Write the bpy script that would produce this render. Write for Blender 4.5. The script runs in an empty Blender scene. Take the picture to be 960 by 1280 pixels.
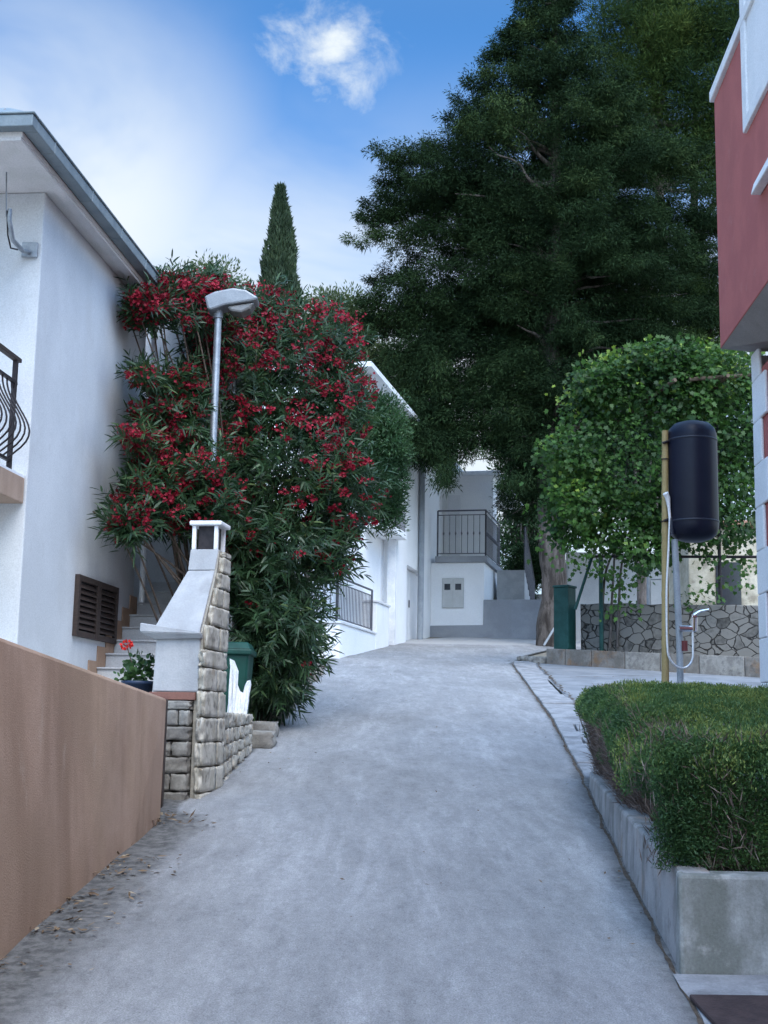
import bpy, bmesh, math, random
import numpy as np
from mathutils import Vector, Matrix, noise as mnoise

# ------------------------------------------------------------------ camera, light, exposure
SC = bpy.context.scene
COL = SC.collection
FPX = 1628.0; TH = math.radians(9.25); RO = .018
EYE = np.array([0, 0, 1.73])
CF = np.array([0, math.cos(TH), math.sin(TH)])
_r0 = np.array([1., 0, 0]); _u0 = np.array([0, -math.sin(TH), math.cos(TH)])
CR = math.cos(RO) * _r0 + math.sin(RO) * _u0
CU = -math.sin(RO) * _r0 + math.cos(RO) * _u0
cam = bpy.data.cameras.new('camera'); camo = bpy.data.objects.new('camera', cam); COL.objects.link(camo)
cam.sensor_fit = 'VERTICAL'; cam.sensor_height = 36.0; cam.lens = 36.0 * FPX / 1280.0
cam.clip_start = .05; cam.clip_end = 3000
camo.matrix_world = Matrix(((CR[0], CU[0], -CF[0], EYE[0]), (CR[1], CU[1], -CF[1], EYE[1]), (CR[2], CU[2], -CF[2], EYE[2]), (0, 0, 0, 1)))
SC.camera = camo

SUN_EL = math.radians(50); SUN_AZ = math.radians(163)     # azimuth from +Y towards +X
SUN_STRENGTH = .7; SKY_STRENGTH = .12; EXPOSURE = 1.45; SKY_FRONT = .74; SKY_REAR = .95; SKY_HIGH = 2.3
sun = bpy.data.lights.new('sun', 'SUN'); sun.energy = SUN_STRENGTH; sun.angle = math.radians(45); sun.color = (1, .93, .84)
suno = bpy.data.objects.new('sun', sun); COL.objects.link(suno)
sd = Vector((math.sin(SUN_AZ) * math.cos(SUN_EL), math.cos(SUN_AZ) * math.cos(SUN_EL), math.sin(SUN_EL)))
suno.rotation_euler = sd.to_track_quat('Z', 'Y').to_euler()
suno.location = (0, 0, 40)

def ray(x, y): return CF + (x - 480) / FPX * CR - (y - 640) / FPX * CU
def aty(x, y, Y):
    d = ray(x, y); return EYE + d * (Y / d[1])
def atz(x, y, z):
    d = ray(x, y); return EYE + d * ((z - EYE[2]) / d[2])
def onpl(x, y, P, n):
    d = ray(x, y); n = np.array(n, float); return EYE + d * (np.dot(np.array(P) - EYE, n) / np.dot(d, n))
def road_z(Y):
    if Y < -12: return -1.25
    if Y < 14: return .104 * Y
    if Y < 38: return 1.456 + .118 * (Y - 14)
    if Y < 60: return 4.288 + .04 * (Y - 38)
    return 5.168
def onroad(x, y):
    d = ray(x, y)
    for t in np.linspace(3, 45, 3000):
        p = EYE + d * t
        if p[2] < road_z(p[1]): return p
    return EYE + d * 40

W = bpy.data.worlds.new('World'); SC.world = W; W.use_nodes = True
nt = W.node_tree; nt.nodes.clear(); L = nt.links.new
def nn(t, **k):
    n = nt.nodes.new(t)
    for a, b in k.items(): setattr(n, a, b)
    return n
out = nn('ShaderNodeOutputWorld'); bg = nn('ShaderNodeBackground'); L(bg.outputs[0], out.inputs[0]); bg.inputs[1].default_value = SKY_STRENGTH
sky = nn('ShaderNodeTexSky', sky_type='NISHITA'); sky.sun_disc = False; sky.sun_elevation = SUN_EL; sky.sun_rotation = SUN_AZ
sky.air_density = 1.0; sky.dust_density = .6; sky.ozone_density = 2.2; sky.altitude = 50
tc = nn('ShaderNodeTexCoord')
def wmath(op, a, b=None, c=None, clamp=False):
    n = nn('ShaderNodeMath', operation=op); n.use_clamp = clamp
    for i, q in enumerate((a, b, c)):
        if q is None: continue
        if isinstance(q, (int, float)): n.inputs[i].default_value = q
        else: L(q, n.inputs[i])
    return n.outputs[0]
def wnoise(scale, detail, rough, dist=0., vec=None, stretch=None):
    src = tc.outputs['Generated'] if vec is None else vec
    if stretch:
        m = nn('ShaderNodeMapping'); m.inputs['Scale'].default_value = stretch; L(src, m.inputs[0]); src = m.outputs[0]
    n = nn('ShaderNodeTexNoise'); n.inputs['Scale'].default_value = scale; n.inputs['Detail'].default_value = detail
    n.inputs['Roughness'].default_value = rough; n.inputs['Distortion'].default_value = dist
    L(src, n.inputs['Vector']); return n.outputs['Fac']
def wramp(v, lo, hi):
    n = nn('ShaderNodeMapRange'); n.interpolation_type = 'SMOOTHSTEP'; L(v, n.inputs[0]); n.inputs[1].default_value = lo; n.inputs[2].default_value = hi
    return n.outputs[0]
def wdist(px, py):
    d = ray(px, py); d = d / np.linalg.norm(d)
    n = nn('ShaderNodeVectorMath', operation='DISTANCE'); nz = nn('ShaderNodeVectorMath', operation='NORMALIZE')
    L(tc.outputs['Generated'], nz.inputs[0]); L(nz.outputs[0], n.inputs[0]); n.inputs[1].default_value = d
    return n.outputs['Value']
sep = nn('ShaderNodeSeparateXYZ'); L(tc.outputs['Generated'], sep.inputs[0])
# soft high veil, thickening towards the horizon
veil_n = wnoise(3.2, 5, .55, .5, stretch=(1, 1, 2.2))
el = sep.outputs['Z']
low = wramp(el, .50, .30)
veil = wmath('MULTIPLY', low, wramp(veil_n, .18, .62), clamp=True)
base_veil = wmath('MULTIPLY', wramp(el, .40, .15), .75)
vl = wmath('MULTIPLY', wramp(wdist(40, 300), .25, .05), wramp(wnoise(3.6, 5, .5, .4, stretch=(1, 1, 2.0)), .22, .66))
veil = wmath('MAXIMUM', wmath('MAXIMUM', veil, base_veil), vl)
# small bright puffy cloud
pn = wnoise(19, 10, .62, .25, stretch=(1.0, 1, 1.3))
pw = wnoise(7, 3, .5)
pd = wdist(405, 62)
puff = wramp(wmath('ADD', wmath('ADD', wmath('MULTIPLY', wramp(pd, .085, .0), .22), wmath('MULTIPLY', pn, .85)), wmath('MULTIPLY', pw, .22)), .62, .96)
puff = wmath('MULTIPLY', puff, wramp(wmath('ADD', pd, wmath('MULTIPLY', pw, .05)), .118, .045))
pd2 = wdist(325, 128)
puff2 = wmath('MULTIPLY', wramp(wmath('ADD', wmath('MULTIPLY', wramp(pd2, .035, .0), .30), wmath('MULTIPLY', pn, .75)), .55, .9), .45)
# other clouds scattered about the rest of the sky
sc_n = wnoise(4.2, 8, .6, .4, stretch=(1, 1, 2.0))
scat = wmath('MULTIPLY', wramp(sc_n, .60, .78), wramp(pd, .30, .55))
cl = wmath('MAXIMUM', wmath('MAXIMUM', wmath('MULTIPLY', veil, .92), puff), wmath('MAXIMUM', puff2, scat), clamp=True)
shade_n = wnoise(6.0, 4, .5)
cc = nn('ShaderNodeMix', data_type='RGBA'); L(shade_n, cc.inputs['Factor'])
cc.inputs['A'].default_value = (3.35, 3.75, 4.0, 1); cc.inputs['B'].default_value = (4.3, 4.5, 4.6, 1)
tint = nn('ShaderNodeMix', data_type='RGBA'); tint.blend_type = 'MULTIPLY'; tint.inputs['Factor'].default_value = 1.0
L(sky.outputs[0], tint.inputs['A'])
tcol = nn('ShaderNodeMix', data_type='RGBA'); L(wramp(el, .45, .75), tcol.inputs['Factor']); tcol.inputs['A'].default_value = (.34, .70, .97, 1); tcol.inputs['B'].default_value = (.84, .86, .77, 1)
L(tcol.outputs['Result'], tint.inputs['B'])
mx = nn('ShaderNodeMix', data_type='RGBA'); L(cl, mx.inputs['Factor']); L(tint.outputs['Result'], mx.inputs['A']); L(cc.outputs['Result'], mx.inputs['B'])
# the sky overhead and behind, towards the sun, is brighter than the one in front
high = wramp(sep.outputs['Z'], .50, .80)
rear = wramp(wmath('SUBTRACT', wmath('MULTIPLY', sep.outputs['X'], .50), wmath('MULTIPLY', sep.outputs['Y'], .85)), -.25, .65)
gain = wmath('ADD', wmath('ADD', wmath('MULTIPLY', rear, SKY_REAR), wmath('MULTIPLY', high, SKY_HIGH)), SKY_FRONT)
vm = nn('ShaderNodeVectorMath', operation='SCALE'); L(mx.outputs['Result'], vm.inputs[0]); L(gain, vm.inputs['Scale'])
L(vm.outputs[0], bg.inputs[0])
vs = SC.view_settings
SC.display_settings.display_device = 'sRGB'
vs.view_transform = 'Standard'; vs.look = 'None'; vs.exposure = EXPOSURE; vs.gamma = 1; vs.use_curve_mapping = False
SC.cycles.max_bounces = 8; SC.cycles.transparent_max_bounces = 8
SC.cycles.use_denoising = True

# ------------------------------------------------------------------ helpers
rng = np.random.default_rng(7); random.seed(7)

class MB:
    """collects geometry for ONE mesh object"""
    def __init__(s): s.v = []; s.f = []; s.sm = []
    def add(s, vs_, fs, smooth=False):
        o = len(s.v); s.v += [tuple(map(float, p)) for p in vs_]
        for q in fs: s.f.append([i + o for i in q]); s.sm.append(smooth)
        return s
    def hexa(s, p):
        return s.add(p, [(3, 2, 1, 0), (4, 5, 6, 7), (0, 1, 5, 4), (1, 2, 6, 5), (2, 3, 7, 6), (3, 0, 4, 7)])
    def box(s, x0, x1, y0, y1, z0, z1):
        return s.hexa([(x0, y0, z0), (x1, y0, z0), (x1, y1, z0), (x0, y1, z0), (x0, y0, z1), (x1, y0, z1), (x1, y1, z1), (x0, y1, z1)])
    def fbox(s, fr, u0, u1, v0, v1, z0, z1):
        return s.hexa([fr(u0, v0, z0), fr(u0, v1, z0), fr(u1, v1, z0), fr(u1, v0, z0), fr(u0, v0, z1), fr(u0, v1, z1), fr(u1, v1, z1), fr(u1, v0, z1)])
    def prism(s, poly, ext):
        n = len(poly); ext = np.array(ext, float); P = [np.array(p, float) for p in poly]
        fs = [tuple(range(n))[::-1], tuple(range(n, 2 * n))] + [(i, (i + 1) % n, n + (i + 1) % n, n + i) for i in range(n)]
        return s.add(P + [p + ext for p in P], fs)
    def tube(s, pts, r, n=8, cap=True, smooth=True):
        pts = [Vector(p) for p in pts]; rs = r if hasattr(r, '__len__') else [r] * len(pts)
        ring = []; prev = None
        for i, p in enumerate(pts):
            t = (pts[min(i + 1, len(pts) - 1)] - pts[max(i - 1, 0)]).normalized()
            if prev is None:
                a = Vector((0, 0, 1)) if abs(t.z) < .9 else Vector((1, 0, 0)); x = t.cross(a).normalized()
            else: x = (prev - t * prev.dot(t)).normalized()
            prev = x; y = t.cross(x)
            ring.append([p + (x * math.cos(2 * math.pi * k / n) + y * math.sin(2 * math.pi * k / n)) * rs[i] for k in range(n)])
        vs_ = [q for R in ring for q in R]; fs = []
        for i in range(len(pts) - 1):
            for k in range(n): fs.append((i * n + k, i * n + (k + 1) % n, (i + 1) * n + (k + 1) % n, (i + 1) * n + k))
        s.add(vs_, fs, smooth)
        if cap:
            s.add(ring[0], [tuple(range(n))[::-1]]); s.add(ring[-1], [tuple(range(n))])
        return s
    def lathe(s, c, prof, n=32, smooth=True):
        vs_ = [(c[0] + r * math.cos(2 * math.pi * k / n), c[1] + r * math.sin(2 * math.pi * k / n), c[2] + z) for r, z in prof for k in range(n)]
        fs = [(i * n + k, i * n + (k + 1) % n, (i + 1) * n + (k + 1) % n, (i + 1) * n + k) for i in range(len(prof) - 1) for k in range(n)]
        return s.add(vs_, fs, smooth)
    def rock(s, c, ex, ey, ez, seed, rough=.06, n=4, roundness=.35):
        """a rough hewn block: ex, ey, ez are half-extent vectors"""
        ex, ey, ez, c = [np.array(q, float) for q in (ex, ey, ez, c)]
        idx = {}; vs_ = []; fs = []
        def vid(a, b, d):
            k = (a, b, d)
            if k not in idx:
                q = np.array([a, b, d], float) / n * 2 - 1
                m = np.abs(q) ** 4
                sph = q / max(1e-6, m.sum() ** .25)
                q = q * (1 - roundness) + sph * roundness
                nz = np.array(mnoise.noise_vector(Vector((q * 1.6 + seed * 7.31).tolist()))) + .5 * np.array(mnoise.noise_vector(Vector((q * 4 + seed * 3.7).tolist())))
                idx[k] = len(vs_); vs_.append(c + ex * (q[0] + nz[0] * rough) + ey * (q[1] + nz[1] * rough) + ez * (q[2] + nz[2] * rough))
            return idx[k]
        R = range(n)
        for i in R:
            for j in R:
                fs.append((vid(i, j, 0), vid(i, j + 1, 0), vid(i + 1, j + 1, 0), vid(i + 1, j, 0)))
                fs.append((vid(i, j, n), vid(i + 1, j, n), vid(i + 1, j + 1, n), vid(i, j + 1, n)))
                fs.append((vid(i, 0, j), vid(i + 1, 0, j), vid(i + 1, 0, j + 1), vid(i, 0, j + 1)))
                fs.append((vid(i, n, j), vid(i, n, j + 1), vid(i + 1, n, j + 1), vid(i + 1, n, j)))
                fs.append((vid(0, i, j), vid(0, i, j + 1), vid(0, i + 1, j + 1), vid(0, i + 1, j)))
                fs.append((vid(n, i, j), vid(n, i + 1, j), vid(n, i + 1, j + 1), vid(n, i, j + 1)))
        return s.add(vs_, fs, True)
    def build(s, name, m, parent=None, bevel=0, label=None, recalc=True):
        me = bpy.data.meshes.new(name); me.from_pydata(s.v, [], s.f)
        me.polygons.foreach_set('use_smooth', s.sm)
        if recalc:
            b = bmesh.new(); b.from_mesh(me); bmesh.ops.recalc_face_normals(b, faces=b.faces); b.to_mesh(me); b.free()
        me.materials.append(m); me.update()
        o = bpy.data.objects.new(name, me); COL.objects.link(o)
        if parent is not None: attach(o, parent)
        if bevel:
            md = o.modifiers.new('bevel', 'BEVEL'); md.width = bevel; md.segments = 2; md.limit_method = 'ANGLE'; md.angle_limit = .7
            md.harden_normals = False
        if label: o['label'] = label
        return o

def world_loc(o):
    v = Vector((0, 0, 0)); 
    while o is not None: v += o.location; o = o.parent
    return v
def attach(o, parent):
    """geometry is authored in world space; keep it there under a moved parent"""
    o.parent = parent
    o.location = -world_loc(parent) if parent.type == 'EMPTY' else (0, 0, 0)
def thing(name, label, cat, loc=(0, 0, 0), group=None):
    o = bpy.data.objects.new(name, None); COL.objects.link(o); o.location = tuple(map(float, loc)); o.empty_display_size = .3
    tag(o, label, cat, group); return o
def tag(o, label, cat, group=None):
    o['label'] = label; o['category'] = cat
    if group: o['group'] = group
    return o
def struct(o): o['kind'] = 'structure'; return o
def part_copy(o, off):
    c = o.copy(); COL.objects.link(c); c.location = o.location + Vector(off); return c

# ------------------------------------------------------------------ materials
def M(name, c1, c2=None, scale=3., rough=.85, bump=.0, bscale=60., detail=6., stains=(), spec=.3, metal=0., stretch=None, grain=.10, contrast=(.38, .62)):
    """two-tone mottled surface; stains = (colour, scale, lo, hi, strength, stretch)"""
    m = bpy.data.materials.new(name); m.use_nodes = True; t = m.node_tree; t.nodes.clear(); lk = t.links.new
    N = lambda ty: t.nodes.new(ty)
    o = N('ShaderNodeOutputMaterial'); p = N('ShaderNodeBsdfPrincipled'); lk(p.outputs[0], o.inputs[0])
    p.inputs['Roughness'].default_value = rough; p.inputs['Specular IOR Level'].default_value = spec; p.inputs['Metallic'].default_value = metal
    tcn = N('ShaderNodeTexCoord')
    def noise(sc, det=6., st=None, rg=.6):
        src = tcn.outputs['Object']
        if st:
            mp = N('ShaderNodeMapping'); mp.inputs['Scale'].default_value = st; lk(src, mp.inputs[0]); src = mp.outputs[0]
        n = N('ShaderNodeTexNoise'); n.inputs['Scale'].default_value = sc; n.inputs['Detail'].default_value = det; n.inputs['Roughness'].default_value = rg
        lk(src, n.inputs['Vector']); return n.outputs['Fac']
    def ramp(v, lo, hi, to=1.):
        r = N('ShaderNodeMapRange'); r.interpolation_type = 'SMOOTHSTEP'; lk(v, r.inputs[0]); r.inputs[1].default_value = lo; r.inputs[2].default_value = hi; r.inputs[4].default_value = to
        return r.outputs[0]
    def mix(f, a, b):
        x = N('ShaderNodeMix'); x.data_type = 'RGBA'; lk(f, x.inputs['Factor'])
        for q, s in ((a, 'A'), (b, 'B')):
            if isinstance(q, tuple): x.inputs[s].default_value = (*q[:3], 1)
            else: lk(q, x.inputs[s])
        return x.outputs['Result']
    c2 = c2 or tuple(min(1, q * 1.12) for q in c1)
    col = mix(ramp(noise(scale, detail, stretch), *contrast), tuple(c1), tuple(c2))
    for s in stains:
        col = mix(ramp(noise(s[1], 7, s[5] if len(s) > 5 else None), s[2], s[3], s[4]), col, tuple(s[0]))
    if grain:
        g1 = N('ShaderNodeMapRange'); lk(noise(bscale * 1.1, 3, None, .75), g1.inputs[0]); g1.inputs[1].default_value = .36; g1.inputs[2].default_value = .64; g1.inputs[3].default_value = 1 - grain; g1.inputs[4].default_value = 1 + grain
        vm_ = N('ShaderNodeVectorMath'); vm_.operation = 'SCALE'; lk(col, vm_.inputs[0]); lk(g1.outputs[0], vm_.inputs['Scale']); col = vm_.outputs[0]
    lk(col, p.inputs['Base Color'])
    if bump:
        b = N('ShaderNodeBump'); b.inputs['Strength'].default_value = bump; b.inputs['Distance'].default_value = .01
        lk(noise(bscale, 5), b.inputs['Height']); lk(b.outputs[0], p.inputs['Normal'])
    m['_n'] = 1
    return m

def leafmat(name, c1, c2, c3=None, rough=.5, trans=.25, spec=.35):
    """foliage: per-leaf 'tint' attribute picks between tones"""
    m = bpy.data.materials.new(name); m.use_nodes = True; t = m.node_tree; t.nodes.clear(); lk = t.links.new
    N = lambda ty: t.nodes.new(ty)
    o = N('ShaderNodeOutputMaterial'); a = N('ShaderNodeAttribute'); a.attribute_name = 'tint'
    r = N('ShaderNodeValToRGB'); lk(a.outputs['Fac'], r.inputs[0]); e = r.color_ramp.elements
    e[0].position = 0; e[0].color = (*c1, 1); e[1].position = .7; e[1].color = (*c2, 1)
    x = e.new(1.0); x.color = (*(c3 or c2), 1)
    p = N('ShaderNodeBsdfPrincipled'); lk(r.outputs[0], p.inputs['Base Color']); p.inputs['Roughness'].default_value = rough; p.inputs['Specular IOR Level'].default_value = spec
    tr = N('ShaderNodeBsdfTranslucent'); lk(r.outputs[0], tr.inputs[0])
    ms = N('ShaderNodeMixShader'); ms.inputs[0].default_value = trans; lk(p.outputs[0], ms.inputs[1]); lk(tr.outputs[0], ms.inputs[2]); lk(ms.outputs[0], o.inputs[0])
    return m

WHITE = M('white_render', (.58, .585, .588), (.63, .634, .636), .9, .9, .10, 70, stains=[((.45, .46, .475), .42, .47, .66, .7, (1, 1, .55)), ((.53, .525, .51), 2.2, .52, .72, .4, (1, 1, .5)), ((.38, .37, .35), 9, .60, .76, .3, (1, 1, .35))])  # first, broad tone paints the side wall's soft shadow; finer ones are stains
BBQW = M('barbecue_white', (.34, .345, .355), (.42, .42, .425), 3, .9, .25, 60, grain=.05, stains=[((.26, .26, .265), 4, .50, .72, .6, (1, 1, .4)), ((.36, .35, .33), 14, .60, .75, .35)])
WHITE2 = M('white_paint', (.88, .88, .88), (.92, .92, .915), 1.2, .85, .05, 80, stains=[((.66, .67, .67), 1.1, .56, .8, .35, (1, 1, .3))])
SOFFIT = M('soffit_board', (.60, .57, .54), (.66, .62, .60), 2., .8)
GUTTER = M('gutter_metal', (.15, .185, .205), (.20, .235, .25), 4, .45, spec=.5, stains=[((.10, .12, .13), 9, .6, .8, .4)])
TILE = M('roof_tile', (.32, .16, .11), (.42, .24, .17), 8, .9, .2)
ORANGE = M('terracotta_render', (.43, .295, .215), (.49, .345, .26), 1.3, .92, .4, 110,
           stains=[((.56, .40, .28), .8, .54, .70, .6, (1, 1, .4)), ((.27, .175, .12), 1.8, .46, .66, .65, (1, 1, .16)), ((.33, .23, .16), .5, .46, .62, .6), ((.54, .45, .36), 5, .60, .72, .35, (1, 1, .3)), ((.30, .20, .15), 24, .62, .72, .3)])
PINK = M('pink_render', (.40, .118, .108), (.45, .135, .12), 2.2, .92, .35, 160, stains=[((.33, .105, .095), 1.2, .46, .72, .6, (1, 1, .25)), ((.46, .19, .17), 5, .58, .76, .4), ((.33, .11, .10), 22, .6, .72, .3)])
QUOIN = M('quoin_white', (.78, .78, .79), (.83, .83, .84), 2, .8, .05)
TRIM = M('trim_white', (.70, .71, .73), (.80, .80, .80), 4, .7, .05)
SOFFGREY = M('grey_soffit', (.24, .225, .215), (.28, .26, .25), 2, .9, .05)
DARKWOOD = M('dark_wood', (.035, .024, .02), (.06, .04, .033), 12, .6, .1, stretch=(1, 1, 8))
IRON = M('dark_iron', (.022, .018, .020), (.035, .028, .03), 20, .5, metal=.3)
GREYIRON = M('grey_iron', (.10, .10, .12), (.14, .14, .155), 20, .5, metal=.4)
GALV = M('galvanised', (.26, .28, .30), (.33, .35, .37), 12, .45, metal=.6)
LAMPM = M('lamp_grey', (.24, .255, .27), (.29, .305, .32), 5, .4, metal=.2)
LAMPG = M('lamp_glass', (.16, .155, .145), (.20, .19, .18), 10, .25, spec=.6)
CONC = M('concrete', (.34, .35, .34), (.44, .45, .44), 3.5, .92, .35, 70, stains=[((.13, .14, .115), 2.2, .47, .66, .8, (1, 1, .5)), ((.56, .55, .52), 6, .58, .72, .5), ((.40, .31, .24), 1.6, .62, .8, .5, (1, 1, .3))])
CONCS = M('streaked_concrete', (.30, .295, .285), (.40, .39, .38), 3.0, .92, .35, 70, stains=[((.13, .13, .12), 3.4, .48, .66, .65, (1, 1, .6)), ((.12, .12, .11), 10, .56, .70, .55, (1, 1, .55)), ((.40, .29, .21), 2.2, .54, .70, .5, (1, 1, .6)), ((.48, .47, .45), 9, .56, .7, .5)])
STONE = M('limestone', (.40, .365, .30), (.56, .52, .45), 7, .9, .5, 40, stains=[((.13, .115, .10), 11, .50, .66, .7), ((.46, .42, .35), 4, .56, .72, .5), ((.30, .19, .10), 5, .60, .74, .6)])
KERBM = M('rust_stained_kerb', (.16, .145, .125), (.23, .21, .185), 5, .9, .4, 40, stains=[((.24, .13, .06), 1.9, .52, .66, .75), ((.09, .085, .08), 6, .52, .7, .6)])
STONEG = M('grey_limestone', (.21, .195, .175), (.30, .285, .255), 7, .9, .5, 40, stains=[((.10, .095, .09), 9, .52, .68, .6), ((.34, .31, .25), 4, .58, .72, .5)])
MORTAR = M('mortar', (.28, .25, .205), (.34, .31, .26), 9, .95, .3)
BROWNSLAB = M('brown_slab', (.16, .075, .06), (.22, .105, .08), 5, .8, .1)
SKIRT = M('brown_skirting', (.32, .20, .13), (.38, .25, .17), 5, .7)
STEP = M('pale_stair_tile', (.40, .40, .41), (.48, .48, .48), 3, .75)
TANKM = M('tank_black', (.005, .007, .018), (.008, .010, .022), 3, .42, spec=.22, stains=[((.02, .022, .03), 5, .6, .8, .4)])
TANKM2 = M('tank_band', (.014, .018, .032), (.018, .022, .036), 3, .45, spec=.4)
BAMBOO = M('bamboo', (.27, .20, .085), (.35, .265, .12), 5, .55, .1, stretch=(1, 1, .15), stains=[((.30, .23, .10), 8, .58, .7, .4, (1, 1, .2))])
PVC = M('pvc_pipe', (.27, .30, .33), (.32, .35, .38), 6, .5)
HOSE = M('hose_chrome', (.62, .64, .67), (.70, .72, .74), 40, .3, metal=.5)
CHROME = M('chrome', (.80, .81, .83), (.86, .87, .88), 10, .12, metal=1.)
REDVALVE = M('red_valve', (.13, .03, .03), (.17, .04, .04), 20, .5)
GREENM = M('green_paint', (.008, .050, .042), (.013, .066, .056), 6, .5, stains=[((.03, .10, .08), 3, .5, .8, .5)])
BING = M('bin_plastic', (.006, .045, .034), (.009, .06, .045), 5, .45, .1, 200)
PLASTIC = M('white_plastic', (.74, .75, .77), (.82, .82, .83), 6, .4, .1, 30)
POTB = M('blue_pot', (.015, .025, .05), (.02, .035, .07), 6, .4)
BARK = M('bark', (.055, .046, .040), (.13, .112, .10), 6, .95, .9, 26, stretch=(1, 1, .25), stains=[((.035, .028, .024), 7, .50, .62, .8, (1, 1, .22)), ((.24, .21, .18), 9, .6, .72, .5, (1, 1, .4))])
PBARK = M('pine_bark', (.10, .085, .075), (.19, .165, .15), 7, .95, .8, 26, stretch=(1, 1, .3), stains=[((.04, .035, .03), 8, .5, .64, .7, (1, 1, .25))])
TWIG = M('twig', (.085, .062, .045), (.15, .11, .085), 20, .9)
SOIL = M('soil', (.07, .05, .035), (.12, .09, .065), 20, .95, .5)
GREYREND = M('grey_render', (.28, .29, .31), (.34, .35, .37), 1.1, .92, .15, 80, stains=[((.24, .25, .27), .8, .5, .7, .6)])
PALEWALL = M('pale_wall', (.38, .37, .36), (.45, .44, .42), 1.2, .92, .1, stains=[((.28, .27, .26), 1.5, .55, .75, .6)])
TANSTONE = M('tan_stone', (.45, .40, .30), (.60, .55, .44), 2.6, .92, .5, 14, stains=[((.22, .19, .15), 3.2, .52, .68, .7)])
DOORW = M('door_white', (.74, .75, .76), (.80, .80, .81), 2, .5)
CABG = M('meter_grey', (.55, .55, .53), (.60, .60, .58), 4, .5)
DARKGL = M('dark_glass', (.02, .025, .03), (.03, .035, .045), 3, .12, spec=.6)
PLATE = M('rusty_plate', (.045, .03, .03), (.065, .044, .042), 10, .75, .3, 60)
SLATE = M('paving_slab', (.24, .242, .25), (.33, .332, .34), 5, .9, .3, 60, stains=[((.15, .15, .155), 3, .50, .68, .7)])
PERGW = M('pergola_wood', (.10, .07, .05), (.15, .11, .08), 10, .8, .2)
ANTB = M('blue_cap', (.03, .17, .55), (.04, .2, .6), 5, .4)
TERRA = M('orange_clay', (.45, .19, .08), (.52, .24, .11), 5, .7)
GROUND = M('earth', (.20, .17, .13), (.28, .25, .20), 2.2, .95, .4, 30, stains=[((.10, .11, .05), 1.3, .5, .7, .6)])
ASPH = M('asphalt_driveway', (.19, .20, .215), (.25, .26, .275), 2.0, .93, .4, 120, stains=[((.11, .115, .12), .9, .52, .72, .6, (.5, 1, 1)), ((.28, .28, .29), 5, .62, .75, .5)])

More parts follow.
